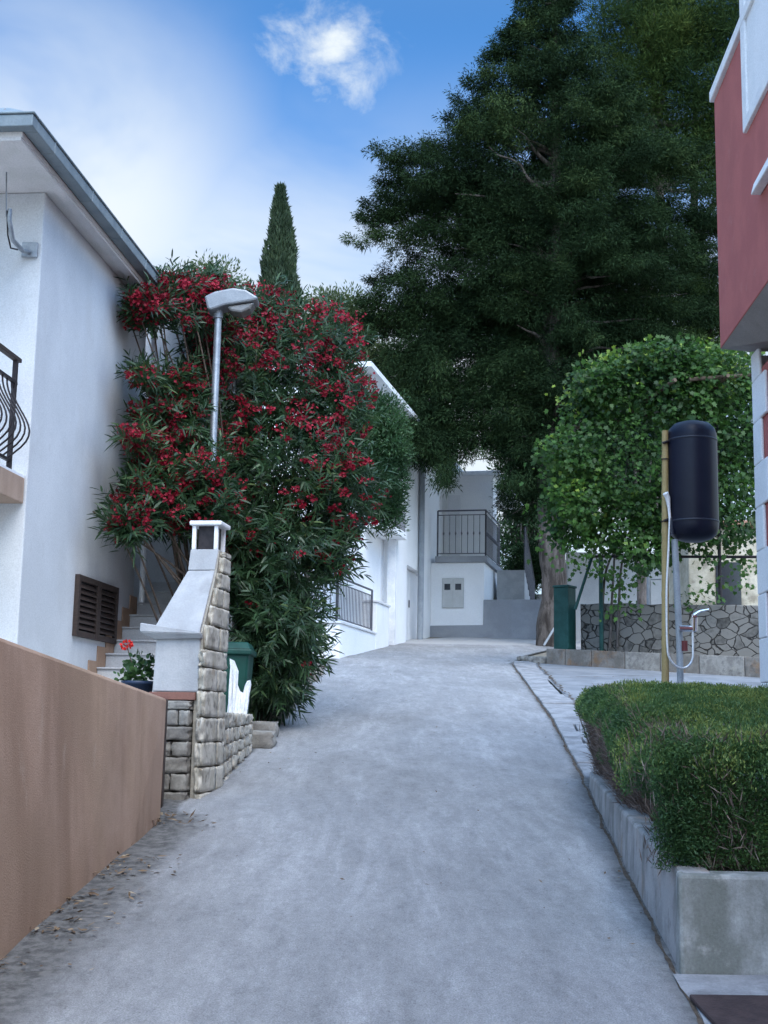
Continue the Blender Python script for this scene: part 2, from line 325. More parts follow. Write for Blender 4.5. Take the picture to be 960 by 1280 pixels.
def road_material():
    m = bpy.data.materials.new('worn_road'); m.use_nodes = True; t = m.node_tree; t.nodes.clear(); lk = t.links.new
    N = lambda ty: t.nodes.new(ty)
    o = N('ShaderNodeOutputMaterial'); p = N('ShaderNodeBsdfPrincipled'); lk(p.outputs[0], o.inputs[0]); p.inputs['Roughness'].default_value = .88; p.inputs['Specular IOR Level'].default_value = .25
    tcn = N('ShaderNodeTexCoord')
    def noise(sc, det=6., st=None, rg=.6, dist=0):
        src = tcn.outputs['Object']
        if st:
            mp = N('ShaderNodeMapping'); mp.inputs['Scale'].default_value = st; lk(src, mp.inputs[0]); src = mp.outputs[0]
        n = N('ShaderNodeTexNoise'); n.inputs['Scale'].default_value = sc; n.inputs['Detail'].default_value = det; n.inputs['Roughness'].default_value = rg; n.inputs['Distortion'].default_value = dist
        lk(src, n.inputs['Vector']); return n.outputs['Fac']
    def ramp(v, lo, hi, to=1.):
        r = N('ShaderNodeMapRange'); r.interpolation_type = 'SMOOTHSTEP'; lk(v, r.inputs[0]); r.inputs[1].default_value = lo; r.inputs[2].default_value = hi; r.inputs[4].default_value = to
        return r.outputs[0]
    def mix(f, a, b):
        x = N('ShaderNodeMix'); x.data_type = 'RGBA'; lk(f, x.inputs['Factor'])
        for q, s in ((a, 'A'), (b, 'B')):
            if isinstance(q, tuple): x.inputs[s].default_value = (*q[:3], 1)
            else: lk(q, x.inputs[s])
        return x.outputs['Result']
    def mth(op, a, b):
        n = N('ShaderNodeMath'); n.operation = op; n.use_clamp = op == 'MULTIPLY'
        for i, q in enumerate((a, b)):
            if isinstance(q, (int, float)): n.inputs[i].default_value = q
            else: lk(q, n.inputs[i])
        return n.outputs[0]
    col = mix(ramp(noise(1.1, 8, (1, .45, 1), .65), .3, .7), (.245, .244, .246), (.305, .304, .306))
    # worn pale wheel tracks along the street
    col = mix(ramp(noise(2.6, 8, (1, .10, 1), .68, .3), .48, .66, .6), col, (.38, .38, .385))
    col = mix(ramp(noise(5.5, 9, (1, .35, 1), .75, .2), .50, .64, .35), col, (.17, .17, .175))
    # damp / oily darker patches
    col = mix(ramp(noise(.55, 7, (1, .7, 1), .62, .4), .52, .66, .4), col, (.185, .183, .182))
    # aggregate grain
    def scale(c, f):
        v_ = N('ShaderNodeVectorMath'); v_.operation = 'SCALE'; lk(c, v_.inputs[0]); lk(f, v_.inputs['Scale']); return v_.outputs[0]
    def rng_(v, lo, hi, a_, b_):
        r = N('ShaderNodeMapRange'); lk(v, r.inputs[0]); r.inputs[1].default_value = lo; r.inputs[2].default_value = hi; r.inputs[3].default_value = a_; r.inputs[4].default_value = b_; return r.outputs[0]
    col = scale(col, rng_(noise(140, 2, None, .85), .36, .64, .74, 1.26))
    col = scale(col, rng_(noise(20, 6, (1, .6, 1), .75), .34, .66, .90, 1.10))
    col = scale(col, rng_(noise(6.5, 8, (1.6, .3, 1), .72), .36, .64, .90, 1.10))
    # chips and fine cracks
    col = mix(ramp(noise(46, 4, None, .7),   .62, .70, .6), col, (.06, .06, .065))
    col = mix(ramp(noise(34, 4, (1.3, 1, 1), .7), .63, .72, .5), col, (.42, .42, .43))
    # grit collected along both edges: attribute 'edge' 0..1 written on the mesh
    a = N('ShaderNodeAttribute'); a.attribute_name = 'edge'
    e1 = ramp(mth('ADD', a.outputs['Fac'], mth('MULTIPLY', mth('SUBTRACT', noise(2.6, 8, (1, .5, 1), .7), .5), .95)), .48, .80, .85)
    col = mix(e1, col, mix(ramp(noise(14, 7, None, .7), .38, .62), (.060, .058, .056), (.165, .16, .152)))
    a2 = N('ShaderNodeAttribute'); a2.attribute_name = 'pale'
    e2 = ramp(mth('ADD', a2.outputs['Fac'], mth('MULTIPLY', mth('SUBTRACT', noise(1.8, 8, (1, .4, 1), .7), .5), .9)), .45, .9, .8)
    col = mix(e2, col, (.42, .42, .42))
    lk(col, p.inputs['Base Color'])
    b = N('ShaderNodeBump'); b.inputs['Strength'].default_value = .7; b.inputs['Distance'].default_value = .01
    lk(mth('ADD', noise(110, 4, None, .75), mth('MULTIPLY', noise(9, 5), 1.2)), b.inputs['Height']); lk(b.outputs[0], p.inputs['Normal'])
    return m
ROADM = road_material()

def rubble_material():
    m = bpy.data.materials.new('rubble_stone'); m.use_nodes = True; t = m.node_tree; t.nodes.clear(); lk = t.links.new
    N = lambda ty: t.nodes.new(ty)
    o = N('ShaderNodeOutputMaterial'); p = N('ShaderNodeBsdfPrincipled'); lk(p.outputs[0], o.inputs[0]); p.inputs['Roughness'].default_value = .93
    tcn = N('ShaderNodeTexCoord'); mp = N('ShaderNodeMapping'); mp.inputs['Scale'].default_value = (1, 1, 1.35); lk(tcn.outputs['Object'], mp.inputs[0])
    nz = N('ShaderNodeTexNoise'); nz.inputs['Scale'].default_value = 5; lk(mp.outputs[0], nz.inputs['Vector'])
    mv = N('ShaderNodeMix'); mv.data_type = 'VECTOR'; mv.inputs['Factor'].default_value = .09; lk(mp.outputs[0], mv.inputs['A']); lk(nz.outputs['Color'], mv.inputs['B'])
    v1 = N('ShaderNodeTexVoronoi'); v1.feature = 'DISTANCE_TO_EDGE'; v1.inputs['Scale'].default_value = 4.8; lk(mv.outputs['Result'], v1.inputs['Vector'])
    v2 = N('ShaderNodeTexVoronoi'); v2.inputs['Scale'].default_value = 4.8; lk(mv.outputs['Result'], v2.inputs['Vector'])
    r = N('ShaderNodeMapRange'); r.interpolation_type = 'SMOOTHSTEP'; lk(v1.outputs[0], r.inputs[0]); r.inputs[1].default_value = .010; r.inputs[2].default_value = .05
    s = N('ShaderNodeSeparateColor'); lk(v2.outputs['Color'], s.inputs[0])
    n2 = N('ShaderNodeTexNoise'); n2.inputs['Scale'].default_value = 12; n2.inputs['Detail'].default_value = 7; lk(tcn.outputs['Object'], n2.inputs['Vector'])
    ad = N('ShaderNodeMath'); ad.operation = 'ADD'; lk(s.outputs[0], ad.inputs[0]); lk(n2.outputs[0], ad.inputs[1])
    cr = N('ShaderNodeValToRGB'); cr.color_ramp.elements[0].position = .3; cr.color_ramp.elements[0].color = (.030, .028, .025, 1)
    cr.color_ramp.elements[1].position = 1.4 / 1.5; cr.color_ramp.elements[1].color = (.22, .205, .18, 1); lk(ad.outputs[0], cr.inputs[0])
    x = N('ShaderNodeMix'); x.data_type = 'RGBA'; lk(r.outputs[0], x.inputs['Factor']); x.inputs['A'].default_value = (.040, .037, .033, 1); lk(cr.outputs[0], x.inputs['B'])
    lk(x.outputs['Result'], p.inputs['Base Color'])
    b = N('ShaderNodeBump'); b.inputs['Strength'].default_value = 1; b.inputs['Distance'].default_value = .05; lk(r.outputs[0], b.inputs['Height']); lk(b.outputs[0], p.inputs['Normal'])
    return m
RUBBLE = rubble_material()

# ------------------------------------------------------------------ foliage helper
def unit(a): return a / np.maximum(1e-9, np.linalg.norm(a, axis=-1, keepdims=True))
def rdir(n):
    return unit(rng.normal(size=(n, 3)))
def leaf_mesh(name, mat_, parent, base, d, Ln, Wd, tint, shape='kite', label=None, side=None, droop=0.):
    """many small leaf faces as one mesh. base (n,3), d unit dirs, Ln, Wd lengths/widths, tint 0..1"""
    n = len(base); Ln = np.broadcast_to(Ln, n)[:, None]; Wd = np.broadcast_to(Wd, n)[:, None]
    if side is None: side = rdir(n)
    s = unit(np.cross(d, side)); nrm = np.cross(s, d)
    dn = np.zeros((n, 3)); dn[:, 2] = -1
    if shape == 'kite':
        pts = [base, base + d * Ln * .42 + s * Wd * .5, base + d * Ln + dn * droop * Ln, base + d * Ln * .42 - s * Wd * .5]
    elif shape == 'blade':   # long lance leaf, bent: 6 verts
        pts = [base, base + d * Ln * .3 + s * Wd * .5, base + d * Ln * .68 + s * Wd * .4 + dn * droop * Ln * .35, base + d * Ln + dn * droop * Ln,
               base + d * Ln * .68 - s * Wd * .4 + dn * droop * Ln * .35, base + d * Ln * .3 - s * Wd * .5]
    elif shape == 'vine':    # broad lobed leaf
        ang = [-2.75, -1.95, -1.35, -.85, -.45, 0, .45, .85, 1.35, 1.95, 2.75]; rad = [.45, .62, .42, .78, .55, 1.0, .55, .78, .42, .62, .45]
        c = base + d * Ln * .5
        pts = [c + (d * math.cos(a) * Ln + s * math.sin(a) * Wd) * .5 * r_ + nrm * Ln * (.10 * abs(math.sin(a)) - .06 * (r_ < .5)) for a, r_ in zip(ang, rad)]
    elif shape == 'round':
        pts = [base + d * Ln * .5 + (d * math.cos(a) * Ln + s * math.sin(a) * Wd) * .5 for a in np.linspace(0, 2 * math.pi, 7)[:-1]]
    k = len(pts); V = np.stack(pts, 1).reshape(-1, 3)
    me = bpy.data.meshes.new(name)
    me.vertices.add(n * k); me.vertices.foreach_set('co', V.astype(np.float32).ravel())
    me.loops.add(n * k); me.loops.foreach_set('vertex_index', np.arange(n * k, dtype=np.int32))
    me.polygons.add(n); me.polygons.foreach_set('loop_start', np.arange(0, n * k, k, dtype=np.int32)); me.polygons.foreach_set('loop_total', np.full(n, k, dtype=np.int32))
    at = me.attributes.new('tint', 'FLOAT', 'FACE'); at.data.foreach_set('value', np.clip(tint, 0, 1).astype(np.float32))
    me.materials.append(mat_); me.update(calc_edges=True); me.validate()
    o = bpy.data.objects.new(name, me); COL.objects.link(o)
    if parent is not None: attach(o, parent)
    if label: o['label'] = label
    return o
def clumps(C, R, n, out=None, up=.2, flat=.8, tint_c=None, tint_j=.18):
    """points and directions of leaves around clump centres"""
    m = len(C); idx = np.repeat(np.arange(m), n); q = rdir(len(idx)); rad = rng.random(len(idx)) ** .45
    q2 = q.copy(); q2[:, 2] *= flat
    R = np.broadcast_to(R, m)
    base = C[idx] + q2 * (R[idx] * rad)[:, None]
    d = q + rng.normal(size=q.shape) * .35; d[:, 2] += up
    if out is not None: d += out[idx] * .5
    t0 = rng.random(m) if tint_c is None else tint_c
    return base, unit(d), t0[idx] + rng.normal(size=len(idx)) * tint_j, idx

# ------------------------------------------------------------------ ground, road, pavement
def sheet(name, xs_of_y, ys, zoff, m, nx, attrs=None, skirt=0):
    V = []; F = []
    for j, Y in enumerate(ys):
        x0, x1 = xs_of_y(Y)
        for i in range(nx + 1):
            X = x0 + (x1 - x0) * i / nx
            V.append((X, Y, road_z(Y) + zoff(X, Y)))
    w = nx + 1
    for j in range(len(ys) - 1):
        for i in range(nx): F.append((j * w + i, j * w + i + 1, (j + 1) * w + i + 1, (j + 1) * w + i))
    mb = MB(); mb.add(V, F, True); o = mb.build(name, m)
    if attrs:
        for an, fn in attrs.items():
            a = o.data.attributes.new(an, 'FLOAT', 'POINT'); a.data.foreach_set('value', [fn(*v.co[:2]) for v in o.data.vertices])
    return struct(o)
def interp(Y, tab): return float(np.interp(Y, [t[0] for t in tab], [t[1] for t in tab]))
LEFT = [(-30, -2.6), (0, -1.85), (6.1, -1.69), (9.9, -1.59), (10.6, -1.62), (11.3, -1.48), (14, -1.36), (16.6, -1.30), (20, -1.32), (26.2, -1.25), (28, -.95), (34, .2), (36, .9), (38, 2.6), (44, 6.5)]
RIGHT = [(-30, 1.2), (0, 1.15), (5, 1.28), (6.17, 1.376), (9, 1.60), (12.1, 1.87), (17.1, 2.23), (27.2, 2.71), (30, 3.3), (32.5, 4.2), (33.5, 12), (44, 20)]
def nz2(x, y, s, k=0.): return mnoise.noise(Vector((x * s, y * s, k)))
ground_ys = list(np.concatenate([np.linspace(-90, -14, 10), np.linspace(-12, 46, 117), np.linspace(50, 120, 15), [180, 300, 600, 1200]]))
gx = np.concatenate([[-900, -300, -120, -60], np.linspace(-30, 30, 41), [60, 120, 300, 900]])
V = [(x, y, road_z(y) - .035 + (0 if abs(x) < 12 else .25 * nz2(x, y, .11))) for y in ground_ys for x in gx]
w = len(gx); F = [(j * w + i, j * w + i + 1, (j + 1) * w + i + 1, (j + 1) * w + i) for j in range(len(ground_ys) - 1) for i in range(w - 1)]
_g = MB(); _g.add(V, F, True); struct(_g.build('ground', GROUND))
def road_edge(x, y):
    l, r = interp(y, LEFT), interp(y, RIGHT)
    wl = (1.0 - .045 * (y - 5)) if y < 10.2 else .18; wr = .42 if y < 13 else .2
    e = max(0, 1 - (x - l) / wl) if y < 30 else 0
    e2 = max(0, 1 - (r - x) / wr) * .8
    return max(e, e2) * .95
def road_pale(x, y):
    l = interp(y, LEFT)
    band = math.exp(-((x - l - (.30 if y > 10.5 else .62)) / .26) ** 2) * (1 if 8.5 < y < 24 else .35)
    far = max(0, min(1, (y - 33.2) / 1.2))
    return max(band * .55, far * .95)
sheet('road', lambda Y: (interp(Y, LEFT) - .12, interp(Y, RIGHT) + .05), list(np.linspace(-12, 44, 225)),
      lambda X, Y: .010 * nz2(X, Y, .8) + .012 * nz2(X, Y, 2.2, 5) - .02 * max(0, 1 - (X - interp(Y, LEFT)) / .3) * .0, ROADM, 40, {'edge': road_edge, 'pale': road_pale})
# driveway to the right, behind the hedge
DW = [(11.9, 2.3, 9), (24.0, 3.05, 9), (27.5, 3.2, 9)]
sheet('driveway', lambda Y: (interp(Y, [(11.9, 2.25), (17, 2.72), (27.2, 3.1), (30, 3.6)]), 12), list(np.linspace(9.5, 29, 60)), lambda X, Y: .016 + .012 * nz2(X, Y, .9, 3), ASPH, 24)
# pale stone slabs along the road edge, with a broken joint to the driveway
pav = MB(); y = 12.15
while y < 27.0:
    dy = random.uniform(.32, .75) * (1 if y < 17 else 1.4)
    xl = interp(y, RIGHT); xl2 = interp(y + dy, RIGHT); wd = random.uniform(.40, .56); n_ = 2 if y < 17 and random.random() < .6 else 1
    xs = [0, wd * random.uniform(.4, .6), wd] if n_ == 2 else [0, wd]
    for a_, b_ in zip(xs[:-1], xs[1:]):
        g = .012; t0 = road_z(y) + .03 + random.uniform(-.008, .012); t1 = road_z(y + dy) + .03 + random.uniform(-.008, .012)
        pav.hexa([(xl + a_ + g, y + g, t0 - .12), (xl + b_ - g, y + g + .02, t0 - .12), (xl2 + b_ - g, y + dy - g, t1 - .12), (xl2 + a_ + g, y + dy - g, t1 - .12),
                  (xl + a_ + g, y + g, t0), (xl + b_ - g, y + g + .02, t0), (xl2 + b_ - g, y + dy - g, t1), (xl2 + a_ + g, y + dy - g, t1)])
    y += dy
struct(pav.build('pavement', SLATE, bevel=.012))
# concrete apron in front of the planter
ap = sheet('concrete_apron', lambda Y: (interp(Y, [(-12, 1.0), (3, 1.24), (6.2, 1.34)]) + .03 * nz2(0, Y, 3.1), 3.3), list(np.linspace(-12, 6.12, 90)), lambda X, Y: .012 + .01 * nz2(X, Y, 1.1, 9), SLATE, 10)
# yard level behind the terracotta wall
yd = MB(); yd.hexa([(-14, -5, 1.0), (-2.1, -5, 1.0), (-1.74, 9.7, 1.0), (-14, 9.7, 1.0), (-14, -5, 1.79), (-2.1, -5, 1.79), (-1.82, 9.7, 1.79), (-14, 9.7, 1.79)])
yd.hexa([(-14, 9.7, 1.0), (-1.84, 9.7, 1.0), (-1.62, 15, 1.0), (-14, 15, 1.0), (-14, 9.7, 1.786), (-1.84, 9.7, 1.786), (-1.62, 15, 1.786), (-14, 15, 1.786)])
struct(yd.build('yard_paving', CONC))

# ------------------------------------------------------------------ terracotta garden wall
wl = MB()
def owall(Y): # base x, top x, top z
    return -1.69 + .0264 * (Y - 6.1), -1.81 + .0643 * (Y - 6.2), 2.11 - .0617 * (Y - 6.2)
ys = list(np.linspace(-4, 9.75, 12))
for y0, y1 in zip(ys[:-1], ys[1:]):
    pass
V = []; 
for Y in ys:
    bx, tx, tz = owall(Y); V += [(bx, Y, road_z(Y) - .3), (tx, Y, tz + .006 * nz2(0, Y, 1.3)), (tx - .22, Y, tz), (tx - .22, Y, road_z(Y) - .3)]
F = [(0, 1, 2, 3), tuple(4 * (len(ys) - 1) + i for i in (3, 2, 1, 0))]
for j in range(len(ys) - 1):
    for i in range(4): F.append((4 * j + i, 4 * j + (i + 1) % 4, 4 * j + 4 + (i + 1) % 4, 4 * j + 4 + i))
o = MB().add(V, F).build('garden_wall', ORANGE, bevel=.025)
tag(o, 'terracotta rendered garden wall along the left edge of the road', 'wall')

# ------------------------------------------------------------------ near white house on the left
HA = np.array([.0957, .9954, 0]); HB = np.array([.9954, -.0957, 0]); HC = np.array([-3.345, 12, 0])
def HF(u, v, z): return HC + HA * u + HB * v + np.array([0, 0, z])
hs = thing('white_house', 'white rendered house on the left with grey gutter and wide eaves', 'house', HF(0, 0, 1.7))
MB().fbox(HF, 0, 3.66, -9, 0, 1.2, 6.77).build('wall', WHITE, hs, bevel=.012)
MB().fbox(HF, 3.66, 9.5, -6.5, .02, 1.2, 6.0).build('rear_wing_wall', WHITE, hs) if False else None
MB().fbox(HF, 4.55, 6.6, -8, .95, 3.0, 7.05).build('wall', WHITE, hs)
MB().fbox(HF, -1.2, 3.72, -9.3, .22, 6.772, 6.82).build('soffit', SOFFIT, hs)
fa = MB(); fa.fbox(HF, -1.2, 3.72, .12, .21, 6.74, 6.771); fa.fbox(HF, -1.2, -1.11, -9.3, .118, 6.74, 6.771); fa.build('fascia', SOFFIT, hs)
gt = MB()
gt.fbox(HF, -1.18, 3.74, .222, .35, 6.82, 6.93); gt.fbox(HF, -1.31, -1.182, -9.3, .35, 6.82, 6.93)
gt.fbox(HF, -1.19, 3.76, .20, .365, 6.932, 6.952); gt.fbox(HF, -1.325, -1.193, -9.3, .365, 6.932, 6.952)
for u in (-.75, .35, 1.35, 2.3, 3.1): gt.fbox(HF, u, u + .025, .218, .356, 6.814, 6.934)
g_ = gt.build('gutter', GUTTER, hs, bevel=.008)
rf = MB(); e0 = 6.90
P = lambda u, v, z: HF(u, v, z)
hip = [P(-1.25, .28, e0), P(3.8, .28, e0), P(3.8, -9.3, e0), P(-1.25, -9.3, e0), P(1.2, -3.2, e0 + .85), P(1.2, -7, e0 + .85)]
rf.add(hip, [(0, 1, 4), (1, 2, 5, 4), (2, 3, 5), (3, 0, 4, 5)])
roof = rf.build('roof', TILE, hs)
rt = MB()
for k in range(14):
    t = k / 14; c = (1 - t) * P(-1.22, .25, e0 + .035) + t * P(1.2, -3.2, e0 + .88); c2 = c + (P(1.2, -3.2, e0 + .88) - P(-1.22, .25, e0 + .035)) / 14 * 1.12
    if k > 0: rt.tube([c, c2], [.11, .085], 10)
rt.build('ridge_tile', TILE, roof)
fl = MB(); a0 = P(-1.58, .30, e0 + .055); fl.add([P(-1.30, -.16, e0 + .056), P(-1.28, .32, e0 + .056), P(-.80, .32, e0 + .056), P(-1.0, .0, e0 + .25), P(-1.04, -.1, e0 + .23)], [(0, 1, 3, 4), (1, 2, 3)])
fl.build('flashing', GUTTER, hs)
# shutter: two leaves with slats
sh = MB(); u0, u1, z0, z1 = 1.50, 2.90, 2.575, 3.215
um = (u0 + u1) / 2
for a_, b_ in ((u0, um - .004), (um + .004, u1)):
    s = MB()
    for q in ((a_, a_ + .06), (b_ - .06, b_)): s.fbox(HF, q[0], q[1], .002, .05, z0, z1)
    for q in ((z0, z0 + .06), (z1 - .06, z1)): s.fbox(HF, a_ + .061, b_ - .061, .004, .048, q[0], q[1])
    nz_ = 8; 
    for k in range(nz_):
        zc = z0 + .075 + (z1 - z0 - .15) * (k + .5) / nz_
        s.hexa([HF(a_ + .062, .008, zc + .022), HF(a_ + .062, .044, zc - .026), HF(b_ - .062, .044, zc - .026), HF(b_ - .062, .008, zc + .022),
                HF(a_ + .062, .008, zc + .034), HF(a_ + .062, .044, zc - .014), HF(b_ - .062, .044, zc - .014), HF(b_ - .062, .008, zc + .034)])
    s.build('shutter', DARKWOOD, hs)
MB().fbox(HF, u0 + .05, u1 - .05, .0015, .003, z0 + .05, z1 - .05).build('window_opening', DARKGL, hs)
# rear window, facing the street corner
wn = MB(); wv0, wv1, wz0, wz1 = .30, .74, 6.36, 6.80
RF = lambda u, v, z: HF(4.55 + u, v, z)
for q in ((wv0, wv0 + .05), (wv1 - .05, wv1)): wn.fbox(RF, -.05, -.002, q[0], q[1], wz0, wz1)
for q in ((wz0, wz0 + .05), (wz1 - .05, wz1)): wn.fbox(RF, -.048, -.003, wv0 + .051, wv1 - .051, q[0], q[1])
for k in (1, 2): 
    v = wv0 + (wv1 - wv0) * k / 3; wn.fbox(RF, -.044, -.004, v - .012, v + .012, wz0 + .051, wz1 - .051)
for k in (1, 2): 
    z = wz0 + (wz1 - wz0) * k / 3; wn.fbox(RF, -.040, -.005, wv0 + .051, wv1 - .051, z - .012, z + .012)
wf = wn.build('window', DOORW, hs); MB().fbox(RF, -.02, -.002, wv0 + .04, wv1 - .04, wz0 + .04, wz1 - .04).build('pane', DARKGL, wf)
MB().tube([HF(3.80, .06, 6.78), HF(3.80, .06, 3.1)], .035, 10).build('downpipe', WHITE2, hs)
# balcony on the front wall
bs1 = MB().fbox(HF, -1.45, -.012, -6, -.02, 4.06, 4.30).build('balcony_slab', ORANGE, hs, bevel=.008)
bs2 = MB().fbox(HF, -1.46, -.006, -6, -.03, 4.303, 4.325).build('balcony_floor', WHITE2, hs)
rl = thing('balcony_railing', 'dark wrought iron balcony railing with bellied bars on the white house', 'railing', HF(-.3, -.22, 4.33))
MB().fbox(HF, -1.4, -.20, -.105, -.045, 5.36, 5.40).build('handrail', DARKWOOD, rl, bevel=.006)
MB().fbox(HF, -1.4, -.26, -.085, -.055, 5.14, 5.17).build('rail', IRON, rl)
MB().fbox(HF, -1.4, -.26, -.085, -.055, 4.40, 4.43).build('rail', IRON, rl)
post = MB().fbox(HF, -.31, -.27, -.09, -.05, 4.326, 5.36).build('post', IRON, rl)
part_copy(post, -HA * 1.1)
def belly(u):
    pts = []
    for t in np.linspace(0, 1, 15):
        z = 5.14 - .72 * t; bulge = .20 * math.sin(math.pi * min(1, t ** 1.7)) ** 1.1
        pts.append(HF(u, -.07 + bulge, z))
    return pts
b0 = MB().tube(belly(-.36), .009, 6).build('bar', IRON, rl)
for k in range(1, 9): part_copy(b0, -HA * .11 * k)
MB().fbox(HF, -1.46, -1.41, -6, -.045, 5.361, 5.399).build('handrail', DARKWOOD, rl, bevel=.006)
for z_ in (5.14, 4.40): MB().fbox(HF, -1.45, -1.42, -6, -.086, z_, z_ + .03).build('rail', IRON, rl)
f0 = MB().tube([HF(-1.435 - (p[0] * HB[0] + p[1] * HB[1] - HC @ HB) - .07, -.30, p[2]) for p in [np.array(q) for q in belly(0)]], .009, 6).build('bar', IRON, rl)
for k in range(1, 44): part_copy(f0, -HB * .13 * k)
scr = MB().tube([HF(-.28 + .05 * math.cos(t), -.07, 5.14 + .05 * math.sin(t)) for t in np.linspace(0, 4.5, 12)], .009, 6).build('scroll', IRON, rl)
pt = thing('clay_pot', 'orange clay pot standing behind the balcony railing', 'pot', HF(-.62, -.62, 4.327))
MB().lathe(HF(-.62, -.62, 4.327), [(0, 0), (.12, 0), (.17, .30), (.19, .30), (.19, .36), (.16, .36), (.15, .32), (0, .31)], 24).build('body', TERRA, pt)
for o in (bs1, bs2, rl, pt): o.location.z -= .36   # balcony height on the wall
# antenna bracket
an = thing('antenna_mount', 'bent metal antenna arm on a wall plate with blue tipped rod', 'antenna mount', aty(37, 312, 11.97))
c = aty(37, 312, 11.97); t_ = aty(12, 268, 11.55); tp = aty(8, 210, 11.55)
MB().box(c[0] - .075, c[0] + .075, 11.965, 11.99, c[2] - .075, c[2] + .075).build('plate', GALV, an, bevel=.004)
ct = aty(16, 300, 11.62)
MB().tube([c + [0, -.02, -.03], c * .6 + ct * .4 + [0, 0, -.05], ct, t_ + [0, 0, -.05], t_ + [0, 0, .05]], [.022] * 5, 10).build('arm', GALV, an)
MB().tube([t_ + [-.03, 0, -.02], tp], .007, 6).build('rod', GALV, an)
MB().tube([tp + [0, 0, -.02], tp + [0, 0, .05]], .014, 8).build('tip', ANTB, an)
cb_ = aty(22, 312, 11.9)
MB().tube([t_ + [-.02, -.02, .03], ct + [-.05, 0, .05], ct + [-.03, .05, -.06], cb_], .008, 6).build('cable', IRON, an)

# outdoor stair along the house
st = thing('outdoor_stair', 'pale outdoor stair with brown stepped skirting climbing beside the white house', 'staircase', HF(1.8, .5, 1.79))
sm = MB(); sk = MB(); us, zs, run, rise, ns = 1.78, 1.786, .285, .168, 14
for k in range(ns):
    u = us + run * k; zt = zs + rise * (k + 1)
    sm.fbox(HF, u, 4.545 if u + run < 4.545 else u + run, .015, 1.25, zs + rise * k, zt - .02)
    sm.fbox(HF, u - .025, u + run + .01, .015, 1.26, zt - .02, zt) if u + run < 4.5 else None
    if u < 3.6: sk.fbox(HF, u - .0, u + run - .001, .002, .014, zt - rise * .9, zt + .23)
sm.build('steps', STEP, st, bevel=.006); sk.build('skirting', SKIRT, st)
MB().tube([HF(2.62, .12, 2.1), HF(2.62, .12, 3.16)], .02, 8).build('handrail_post', GALV, st) if False else None

# geranium in a pot on the yard
gp = thing('flower_pot', 'dark blue flower pot with one red geranium beside the barbecue', 'flower pot', aty(172, 862, 11.0))
gc = aty(172, 862, 11.0); gc[2] = 1.79
MB().lathe(gc, [(0, 0), (.095, 0), (.13, .23), (.14, .23), (.14, .26), (.115, .26), (.11, .22), (0, .21)], 24).build('pot', POTB, gp)

# ------------------------------------------------------------------ masonry barbecue with chimney
BA = np.array([math.sin(math.radians(8.1)), math.cos(math.radians(8.1)), 0]); BB = np.array([BA[1], -BA[0], 0]); BO = np.array([-1.475, 10.7, 0])
def BF(u, v, z): return BO + BA * u + BB * v + np.array([0, 0, z])
bq = thing('garden_barbecue', 'white masonry barbecue with tall chimney hood and limestone side', 'barbecue', BF(.35, -.25, 1.1))
dz = .70
MB().hexa([BF(0, -.40, 1.96), BF(0, -.012, 1.96), BF(dz, -.012, 1.96), BF(dz, -.40, 1.96), BF(0, -.385, 2.39), BF(0, -.012, 2.40), BF(dz, -.012, 2.40), BF(dz, -.385, 2.39)]).build('firebox', BBQW, bq, bevel=.012)
ld = MB().hexa([BF(-.03, -.40, 2.385), BF(-.03, .004, 2.395), BF(dz, .0, 2.40), BF(dz, -.40, 2.39), BF(-.09, -.50, 2.44), BF(-.06, .004, 2.435), BF(dz, .0, 2.435), BF(dz, -.50, 2.44)])
ld.hexa([BF(-.09, -.50, 2.4405), BF(-.06, .004, 2.4355), BF(dz, .0, 2.4355), BF(dz, -.50, 2.4405), BF(-.085, -.50, 2.515), BF(-.045, -.02, 2.452), BF(dz, -.02, 2.452), BF(dz, -.49, 2.515)])
ld.build('hood_ledge', BBQW, bq, bevel=.01)
hd = MB()
hd.hexa([BF(-.04, -.42, 2.432), BF(-.04, -.012, 2.432), BF(dz, -.012, 2.432), BF(dz, -.42, 2.432), BF(.38, -.255, 3.0), BF(.36, -.012, 3.0), BF(dz, -.012, 3.0), BF(dz, -.255, 3.0)])
hd.hexa([BF(.38, -.255, 3.003), BF(.36, -.012, 3.003), BF(dz, -.012, 3.003), BF(dz, -.255, 3.003), BF(.42, -.25, 3.19), BF(.42, -.0, 3.19), BF(dz, -.0, 3.19), BF(dz, -.25, 3.19)])
hd.build('hood', BBQW, bq, bevel=.008)
cp = MB().fbox(BF, .40, dz + .02, -.265, .02, 3.40, 3.438); cp.build('chimney_cap', TRIM, bq, bevel=.01)
pl0 = MB().fbox(BF, .43, .465, -.245, -.21, 3.191, 3.40).build('cap_pillar', TRIM, bq, bevel=.005)
for du, dv in ((0, .195), (.225, 0), (.225, .195)): part_copy(pl0, BA * du + BB * dv)
MB().fbox(BF, .475, .65, -.20, -.05, 3.191, 3.399).build('flue', IRON, bq)
MB().fbox(BF, -.02, dz, -.42, -.03, 1.895, 1.957).build('hearth_slab', BROWNSLAB, bq, bevel=.006)
MB().fbox(BF, .02, dz, -.40, -.10, .95, 1.89).build('core', MORTAR, bq)
